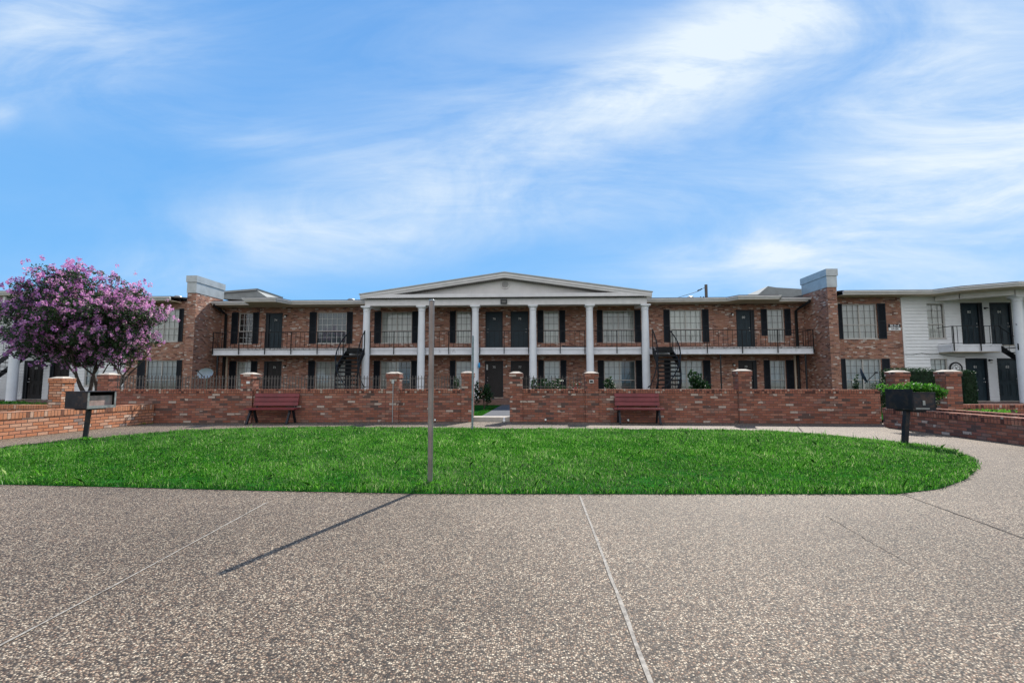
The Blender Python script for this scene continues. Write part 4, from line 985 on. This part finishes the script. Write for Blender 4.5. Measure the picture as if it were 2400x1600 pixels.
# litter: a few sticks at the wall foot
for i, (px, py, L_) in enumerate(((742,990.5,.18),(452,993.5,.5),(1283,991,.35))):
    q = PG(px, py, .01); b = MB(); b.tube([(0,0,0),(L_*.5,.02,.006),(L_,-.02,.0)], .006, 5); o = mb('dry_stick', b, M['bark'], None, (q.x, q.y, .012), rz=(.1,.02,-1.0)[i])
    tag(o, ('short dry stick on the path right of the left bench', 'long dry stick on the path below the pale grey dish', 'dry stick leaning off the lawn edge right of the gate opening')[i], 'stick')

# ================================================================ PLANTS
def cloud_pts(c, r, n, shell=.0, flat=0):
    d = rng.normal(size=(n, 3)); d /= np.linalg.norm(d, axis=1)[:, None]; rr = rng.uniform(shell, 1, n)**(1/3.) if shell == 0 else rng.uniform(shell, 1, n)
    return np.array(c) + d*rr[:, None]*np.array(r)
def shrub(label, x, y, z0, r, h, n=900, size=.09, mat='leaf', lobes=7, stems=5, flower=None, name='shrub', group=None, aspect=2.2):
    S = thing(name, label, 'shrub', (x, y, z0), 0, group)
    P = []; b = MB()
    for k in range(stems):
        a = random.uniform(0, 2*PI); q = Vector((math.cos(a)*r*.6, math.sin(a)*r*.4, h*random.uniform(.55, .85)))
        b.tube([(0,0,-.03), q*.5+Vector((0,0,.05)), q], [.014,.010,.005], 5)
    loc('stem', b, M['bark'], S)
    for k in range(lobes):
        a = random.uniform(0, 2*PI); rr = random.uniform(.1, .75)*r; c = (math.cos(a)*rr, math.sin(a)*rr*.6, h*random.uniform(.3, .82)); lr = r*random.uniform(.3, .5)
        P.append(cloud_pts(c, (lr, lr*.8, h*.22), n//lobes))
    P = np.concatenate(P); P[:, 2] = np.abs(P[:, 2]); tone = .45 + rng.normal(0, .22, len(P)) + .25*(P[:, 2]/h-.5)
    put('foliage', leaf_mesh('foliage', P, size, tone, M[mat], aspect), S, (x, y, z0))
    if flower:
        Q = P[rng.choice(len(P), flower[0])]+np.array([0,-.05,.03]); put('flowers', leaf_mesh('flowers', Q, flower[2], rng.uniform(0, 1, flower[0]), M[flower[1]], 1.2), S, (x, y, z0))
    return S
def at(px, py, Y): return PY(px, py, Y)
def plant(label, px0, px1, ptop, Y, z0=0., **k):
    a, c = PY(px0, ptop, Y), PY(px1, ptop, Y); return shrub(label, (a.x+c.x)/2, Y, z0, (c.x-a.x)/2*1.05, a.z-z0, **k)
plant('dark broad-leaved plant with pale blooms beside the walkway, left in the gate opening', 1112, 1158, 884, 19.5, .04, n=520, size=.17, lobes=9, aspect=3, flower=(14, 'flower', .09))
plant('small leafy plant just left of the left gate pier', 1052, 1082, 884, 18.5, .04, n=240, size=.13)
plant('leafy plant behind the short fence right of the gate opening', 1228, 1272, 886, 18.0, .04, n=420, size=.14, flower=(6, 'flower', .07))
plant('spreading leafy plant behind the middle of the fence right of the gate', 1268, 1322, 882, 18.4, .04, n=500, size=.15, flower=(5, 'flower', .07))
plant('thin plant with small red flowers left of the pier with the recessed light', 1336, 1368, 876, 18.8, .04, n=120, size=.09, lobes=5, flower=(34, 'redflower', .07))
plant('small shrub with a white bloom before the lower window right of the portico column', 1412, 1452, 882, 18.6, .04, n=330, size=.13, flower=(4, 'flower', .09))
plant('large dark shrub before the lower window beside the right curved stairs', 1602, 1668, 864, 20.5, .0, n=1300, size=.16, lobes=13)
plant('sparse upright plant left of the dark satellite dish', 1990, 2012, 876, 19.0, .0, n=260, size=.10, lobes=6)
plant('dense low round bush behind the right end of the garden wall', 2034, 2080, 886, 17.5, .0, n=2200, size=.055, lobes=9)
plant('small dark plant behind the left end of the picket fence', 250, 300, 868, 17.0, .0, n=160, size=.14, lobes=5)
# clipped hedges
def hedge(label, x0, x1, y0, y1, z0, z1, n, name='clipped_hedge', rnd=.08):
    H = thing(name, label, 'hedge', ((x0+x1)/2, (y0+y1)/2, z0)); u = rng.uniform(-1, 1, (n, 3)); k = rng.integers(0, 3, n); s = np.where(rng.uniform(size=n) < .5, -1, 1)
    u[np.arange(n), k] = s*rng.uniform(.86, 1.03, n); r_ = np.abs(u); ov = (r_ > .8).sum(1) >= 2; u[ov] *= rng.uniform(.9, .98, ov.sum())[:, None]
    P = u*np.array([(x1-x0)/2, (y1-y0)/2, (z1-z0)/2]) + np.array([0, 0, (z1-z0)/2])
    put('foliage', leaf_mesh('foliage', P, .045, .45+rng.normal(0, .22, n), M['leaf'], 1.7), H, ((x0+x1)/2, (y0+y1)/2, z0))
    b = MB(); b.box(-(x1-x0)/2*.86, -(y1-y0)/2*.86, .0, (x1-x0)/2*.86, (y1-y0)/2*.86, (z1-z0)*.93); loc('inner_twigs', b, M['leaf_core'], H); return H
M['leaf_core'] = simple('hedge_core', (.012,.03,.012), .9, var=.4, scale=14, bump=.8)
a, c = PY(2251, 868, 16.5), PY(2284, 868, 16.5); hedge('clipped square column hedge right of its gate pier', a.x, c.x, 16.4, 16.95, .0, a.z, 5200)
a, c = PY(2098, 863, 18.0), PY(2194, 863, 18.0); hedge('clipped dark hedge between the two right gate piers', a.x, c.x+.1, 18.0, 18.9, .0, a.z, 9000)
# bright shrub in the right planter
a, c = PY(2088, 893, 11.6), PY(2238, 893, 11.6)
S = thing('bright_shrub', 'bright green glossy shrub growing above the right grill', 'shrub', ((a.x+c.x)/2, 12.0, .38))
hw = (c.x-a.x)/2*.92; Pp = []
for k in range(34):
    fx = random.uniform(-1, 1); Pp.append(cloud_pts((fx*hw*.86, random.uniform(-.3,.3), .58-.09*fx*fx+random.uniform(-.09,.10)), (.17,.16,.10), 120))
for k in range(10): Pp.append(cloud_pts((random.uniform(-.3,.55)*hw, random.uniform(-.2,.2), random.uniform(.2,.5)), (.18,.18,.14), 70))
Pp = np.concatenate(Pp)
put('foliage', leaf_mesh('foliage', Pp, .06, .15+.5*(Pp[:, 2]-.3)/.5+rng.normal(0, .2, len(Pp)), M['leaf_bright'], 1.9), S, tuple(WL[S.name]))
b = MB()
for k in range(8): b.tube([(0,0,-.02), (random.uniform(-.25,.25),0,.25), (random.uniform(-.8,.8)*hw*.8,random.uniform(-.2,.2),.58)], [.014,.011,.005], 5)
loc('stem', b, M['bark'], S)
# weeds
def weeds(label, px, py, z, rx, ry, n, h):
    q = PG(px, py, z); xx = rng.normal(0, rx/2, n); yy = rng.normal(0, ry/2, n)
    me = blades('weeds', xx, yy, np.zeros(n), rng.uniform(.3, 1, n)*h, np.full(n, .014), rng.uniform(.3, .85, n), np.abs(rng.normal(.8, .4, n)), M['grass'])
    o = put('weeds', me, None, (q.x, q.y, z)); struct(o, 'stuff'); tag(o, label, 'weeds')
weeds('green weeds in the soil of the right planter', 2325, 966, .40, .5, .14, 260, .12)
weeds('small weeds near the far end of the right planter', 2258, 962, .40, .2, .1, 60, .06)
weeds('pale green weeds in the left planter below the white column', 22, 946, .42, .8, .3, 500, .14)
weeds('small weeds in the left planter beside the doorstep', 78, 948, .42, .4, .2, 160, .10)
weeds('weeds growing from the corner where the sunlit planter wall meets the garden wall', 312, 994, 0, .35, .12, 160, .10)
weeds('grass tuft at the foot of the left grill post', 203, 1033, .01, .16, .1, 90, .12)
weeds('grass tuft at the foot of the right grill post', 2124, 1048, .01, .22, .12, 110, .12)
weeds('grass tuft at the foot of the tall metal post', 1006, 1140, .01, .16, .1, 130, .09)
# taller tufts in the courtyard by the walkway
x = rng.uniform(-2.0, -1.64, 2600); y = 14.6+rng.uniform(0, 1, 2600)**1.5*7; 
o = put('walkway_grass', blades('walkway_grass', x, y, .085-(y-14.05)*.0108, rng.uniform(.02, .07, 2600), np.full(2600, .012), rng.uniform(.0, .4, 2600), np.abs(rng.normal(.5, .3, 2600)), M['grass'])); struct(o, 'stuff'); tag(o, 'short grass edging the walkway seen through the gate opening', 'grass')

# flowering tree -------------------------------------------------
tb = Vector((PY(226, 900, 16.2).x, 16.2, 0)); TR = thing('crape_myrtle_tree', 'crape myrtle tree covered in pink-purple blossom behind the left garden wall', 'tree', tuple(tb))
cc = PY(205, 757, 16.2); C0 = Vector((cc.x-tb.x, 0, cc.z)); RX, RYY = 2.34, 2.1
b = MB(); tips = []
def limb(p, d, L, r, lvl):
    pts = [p]; rs = [r]; q = p.copy(); dd = d.copy()
    for i in range(4):
        dd = (dd + Vector((random.gauss(0,.12), random.gauss(0,.12), random.gauss(.03,.08)))).normalized(); q = q + dd*L/4; pts.append(q.copy()); rs.append(r*(1-.14*(i+1)))
    b.tube(pts, rs, 7 if lvl < 2 else 5)
    if lvl == 3: tips.append(q); return
    for k in range(3 if lvl < 2 else 3):
        nd = (dd + Vector((random.gauss(0,.55), random.gauss(0,.5), random.gauss(.08,.25)))).normalized(); limb(q if k else pts[3], nd, L*random.uniform(.62,.85), rs[-1]*.72, lvl+1)
for k, (dx, dy) in enumerate(((-.9,.1),(-.35,-.35),(.15,.3),(.55,-.15),(.95,.15))):
    limb(Vector((dx*.08, dy*.08, -.05)), Vector((dx*.55, dy*.55, 1)).normalized(), 1.5, .10, 0)
trunk_v, trunk_f = list(b.v), list(b.f)
cen = []
while len(cen) < 250:
    d = Vector((random.gauss(0,1), random.gauss(0,1), random.gauss(0,1))).normalized(); rr = random.uniform(.35, .99)
    up_ = 1.72 if d.z > 0 else 1.46
    th = math.atan2(d.z, d.x); lump = 1+.07*math.sin(3*th+1)+.06*math.sin(5*th+.5)+.04*math.sin(9*th)
    p = Vector((d.x*RX*rr*lump, d.y*RYY*rr, d.z*up_*rr*lump*(1.0 if abs(d.x) < .5 or d.z < 0 else .92)))
    if d.z > 0: p.z *= 1.20-.20*abs(p.x+.1)
    cen.append((C0+p, rr, d))
LP, LT, BP, BT = [], [], [], []
for c, rr, d in cen:
    s = random.uniform(.32, .50)
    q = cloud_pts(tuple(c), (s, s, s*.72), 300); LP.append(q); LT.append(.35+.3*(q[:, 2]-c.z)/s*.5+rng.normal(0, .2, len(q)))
    if rr > .4:
        for m_ in range(random.randint(11, 17)):
            o_ = Vector((random.gauss(0,.5), random.gauss(0,.5), random.gauss(.25,.45)))*s + d*s*.35
            e_ = np.array(c+o_); k = random.randint(12, 22); q = cloud_pts(tuple(e_), (.065, .065, .09), k); BP.append(q)
            side = (c.x-C0.x)/RX; BT.append(np.clip(.42+.22*side+random.uniform(-.2,.25)+rng.normal(0, .16, k), 0, 1))
q = []
for i in range(34):                                    # loose sprays that break the outline
    a = random.uniform(-.1, PI+.1); e_ = C0 + Vector((math.cos(a)*RX*.92, random.uniform(-.8,.8), math.sin(a)*(1.72*(1.12-.14*abs(math.cos(a)*RX)) if math.sin(a) > 0 else 1.5))); k = 26
    dq = cloud_pts(tuple(e_), (.13, .1, .12), k); LP.append(dq); LT.append(rng.uniform(.3, .9, k)); dq = cloud_pts((e_.x, e_.y, e_.z+.05), (.07,.07,.09), 14); BP.append(dq); BT.append(rng.uniform(.4, .9, 14))
LP, LT, BP, BT = map(np.concatenate, (LP, LT, BP, BT))
tr = MB(); tr.v = trunk_v; tr.f = trunk_f; tr.sm = [True]*len(trunk_f); loc('trunk', tr, M['bark'], TR)
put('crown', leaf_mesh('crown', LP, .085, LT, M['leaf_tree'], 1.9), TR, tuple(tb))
put('blossom', leaf_mesh('blossom', BP, .056, BT, M['blossom'], 1.2), TR, tuple(tb))

# ================================================================ LIGHT, SKY, CAMERA
SUN_AZ, SUN_EL = math.radians(21.6), math.radians(42.3)     # from +Y towards +X
sd = Vector((math.sin(SUN_AZ)*math.cos(SUN_EL), math.cos(SUN_AZ)*math.cos(SUN_EL), math.sin(SUN_EL)))
L = bpy.data.lights.new('sun', 'SUN'); L.energy = 5.0; L.angle = math.radians(.53); L.color = (1, .945, .86)
lo = bpy.data.objects.new('sun', L); COL.objects.link(lo); lo.rotation_euler = sd.to_track_quat('Z', 'Y').to_euler(); lo.location = (0, 0, 30)

w = bpy.data.worlds.new('World'); sc.world = w; w.use_nodes = True; T_ = w.node_tree
class WN(NT):
    def __init__(s): s.t = T_
W_ = WN(); bg = T_.nodes['Background']
sky = W_.n('ShaderNodeTexSky', sky_type='NISHITA', sun_disc=False, sun_elevation=SUN_EL, sun_rotation=SUN_AZ, altitude=0, air_density=1.0, dust_density=.15, ozone_density=2.5)
tc = W_.n('ShaderNodeTexCoord').outputs['Generated']; sp = W_.n('ShaderNodeSeparateXYZ'); W_.l(tc, sp.inputs[0])
SKY_K = .11
# clouds live on direction only: u = x/y, v = z/y in front of the building, mirrored behind the viewer
yy = W_.math('MAXIMUM', W_.math('ABSOLUTE', sp.outputs[1]), .08)
u = W_.math('DIVIDE', sp.outputs[0], yy); v = W_.math('DIVIDE', sp.outputs[2], yy)
def blob(px, py, ang, la, lb, wt):
    d = ray(px, py); cu, cv = d[0]/d[1], d[2]/d[1]; a = math.radians(ang); ca, sa = math.cos(a), math.sin(a)
    du = W_.math('SUBTRACT', u, cu); dv = W_.math('SUBTRACT', v, cv)
    p_ = W_.math('ADD', W_.math('MULTIPLY', du, ca/la), W_.math('MULTIPLY', dv, sa/la)); q_ = W_.math('ADD', W_.math('MULTIPLY', du, -sa/lb), W_.math('MULTIPLY', dv, ca/lb))
    e = W_.math('ADD', W_.math('MULTIPLY', p_, p_), W_.math('MULTIPLY', q_, q_))
    return W_.math('MULTIPLY', W_.math('POWER', 2.718, W_.math('MULTIPLY', e, -1.)), wt)
BL = [(1800,50,33,.36,.14,1.0), (1500,200,24,.42,.10,.75), (1150,300,16,.40,.11,.55), (960,490,10,.48,.09,.75), (700,540,-6,.25,.06,.4), (1450,490,8,.42,.06,.42),
      (1950,550,13,.46,.08,.8), (2330,400,26,.46,.22,1.1), (1680,600,4,.16,.035,.5), (2200,120,40,.30,.16,.55), (80,60,20,.22,.13,.95), (330,120,10,.25,.12,.4), (600,330,-12,.28,.05,.35), (0,270,0,.05,.03,.5), (1000,120,25,.5,.2,.2), (400,640,5,.5,.05,.28)]
tot = None
for q in BL:
    o_ = blob(*q); tot = o_ if tot is None else W_.math('ADD', tot, o_)
cv_ = W_.n('ShaderNodeCombineXYZ'); W_.l(u, cv_.inputs[0]); W_.l(v, cv_.inputs[1])
def mapn(rot, sx, sy, scale, detail, rough, dist):
    mp = W_.n('ShaderNodeMapping'); mp.inputs['Rotation'].default_value = (0, 0, math.radians(rot)); mp.inputs['Scale'].default_value = (sx, sy, 1); W_.l(cv_.outputs[0], mp.inputs[0])
    return W_.noise(scale, mp.outputs[0], detail, rough, 0, dist)
n1 = mapn(-22, .55, 1.5, 3.0, 10, .62, .9); n2 = mapn(-30, .4, 1.8, 9, 8, .65, 1.2)
nn = W_.math('ADD', W_.math('MULTIPLY', n1, .78), W_.math('MULTIPLY', n2, .22))
nr = W_.n('ShaderNodeMapRange', interpolation_type='SMOOTHSTEP'); W_.l(nn, nr.inputs[0]); nr.inputs[1].default_value = .30; nr.inputs[2].default_value = .74
cm_ = W_.math('MULTIPLY', tot, W_.math('ADD', W_.math('MULTIPLY', nr.outputs[0], .70), .16))
cm_ = W_.math('MINIMUM', W_.math('ADD', cm_, W_.math('MULTIPLY', n1, W_.math('ADD', .13, W_.math('MULTIPLY', W_.math('MAXIMUM', u, 0.), .20)))), .97)
up2 = W_.n('ShaderNodeMapRange', interpolation_type='SMOOTHSTEP'); W_.l(sp.outputs[2], up2.inputs[0]); up2.inputs[1].default_value = -.01; up2.inputs[2].default_value = .05
fwd = W_.n('ShaderNodeMapRange', interpolation_type='SMOOTHSTEP'); W_.l(W_.math('ABSOLUTE', sp.outputs[1]), fwd.inputs[0]); fwd.inputs[1].default_value = .15; fwd.inputs[2].default_value = .4
cm_ = W_.math('MULTIPLY', W_.math('MULTIPLY', cm_, up2.outputs[0]), fwd.outputs[0])
# unseen bright cloud veil added behind the viewer to fill the shaded facade
bk = W_.n('ShaderNodeMapRange', interpolation_type='SMOOTHSTEP'); W_.l(sp.outputs[1], bk.inputs[0]); bk.inputs[1].default_value = .05; bk.inputs[2].default_value = -.45
cm_ = W_.math('MAXIMUM', cm_, W_.math('MULTIPLY', W_.math('MULTIPLY', bk.outputs[0], up2.outputs[0]), W_.math('ADD', W_.math('MULTIPLY', n1, .5), .5)))
skc = W_.n('ShaderNodeVectorMath', operation='SCALE'); W_.l(sky.outputs[0], skc.inputs[0]); skc.inputs[3].default_value = SKY_K
vr = W_.n('ShaderNodeMapRange'); W_.l(sp.outputs[2], vr.inputs[0]); vr.inputs[1].default_value = 0; vr.inputs[2].default_value = .75
blue = W_.ramp(vr.outputs[0], [(0, (.235,.575,.99)), (.25, (.165,.495,.96)), (.6, (.105,.395,.89)), (1, (.09,.33,.80))])
skm = W_.mix(.92, skc.outputs[0], blue)
ccol = W_.mix(bk.outputs[0], (.80,.90,.985), (1.34,1.30,1.25))
fin = W_.mix(W_.math('MINIMUM', cm_, .97), skm, ccol)
W_.l(fin, bg.inputs[0]); bg.inputs[1].default_value = .735

cam = bpy.data.cameras.new('camera'); co = bpy.data.objects.new('camera', cam); COL.objects.link(co); sc.camera = co
cam.sensor_width = 36; cam.lens = 36*F/2400; cam.clip_end = 2000; cam.clip_start = .05
co.location = (0, 0, EYE); co.rotation_euler = (PI/2+PITCH, 0, YAW)
sc.view_settings.view_transform = 'Standard'; sc.view_settings.look = 'None'; sc.view_settings.exposure = .50; sc.view_settings.gamma = 1
sc.cycles.max_bounces = 6; sc.cycles.diffuse_bounces = 3; sc.cycles.transparent_max_bounces = 12
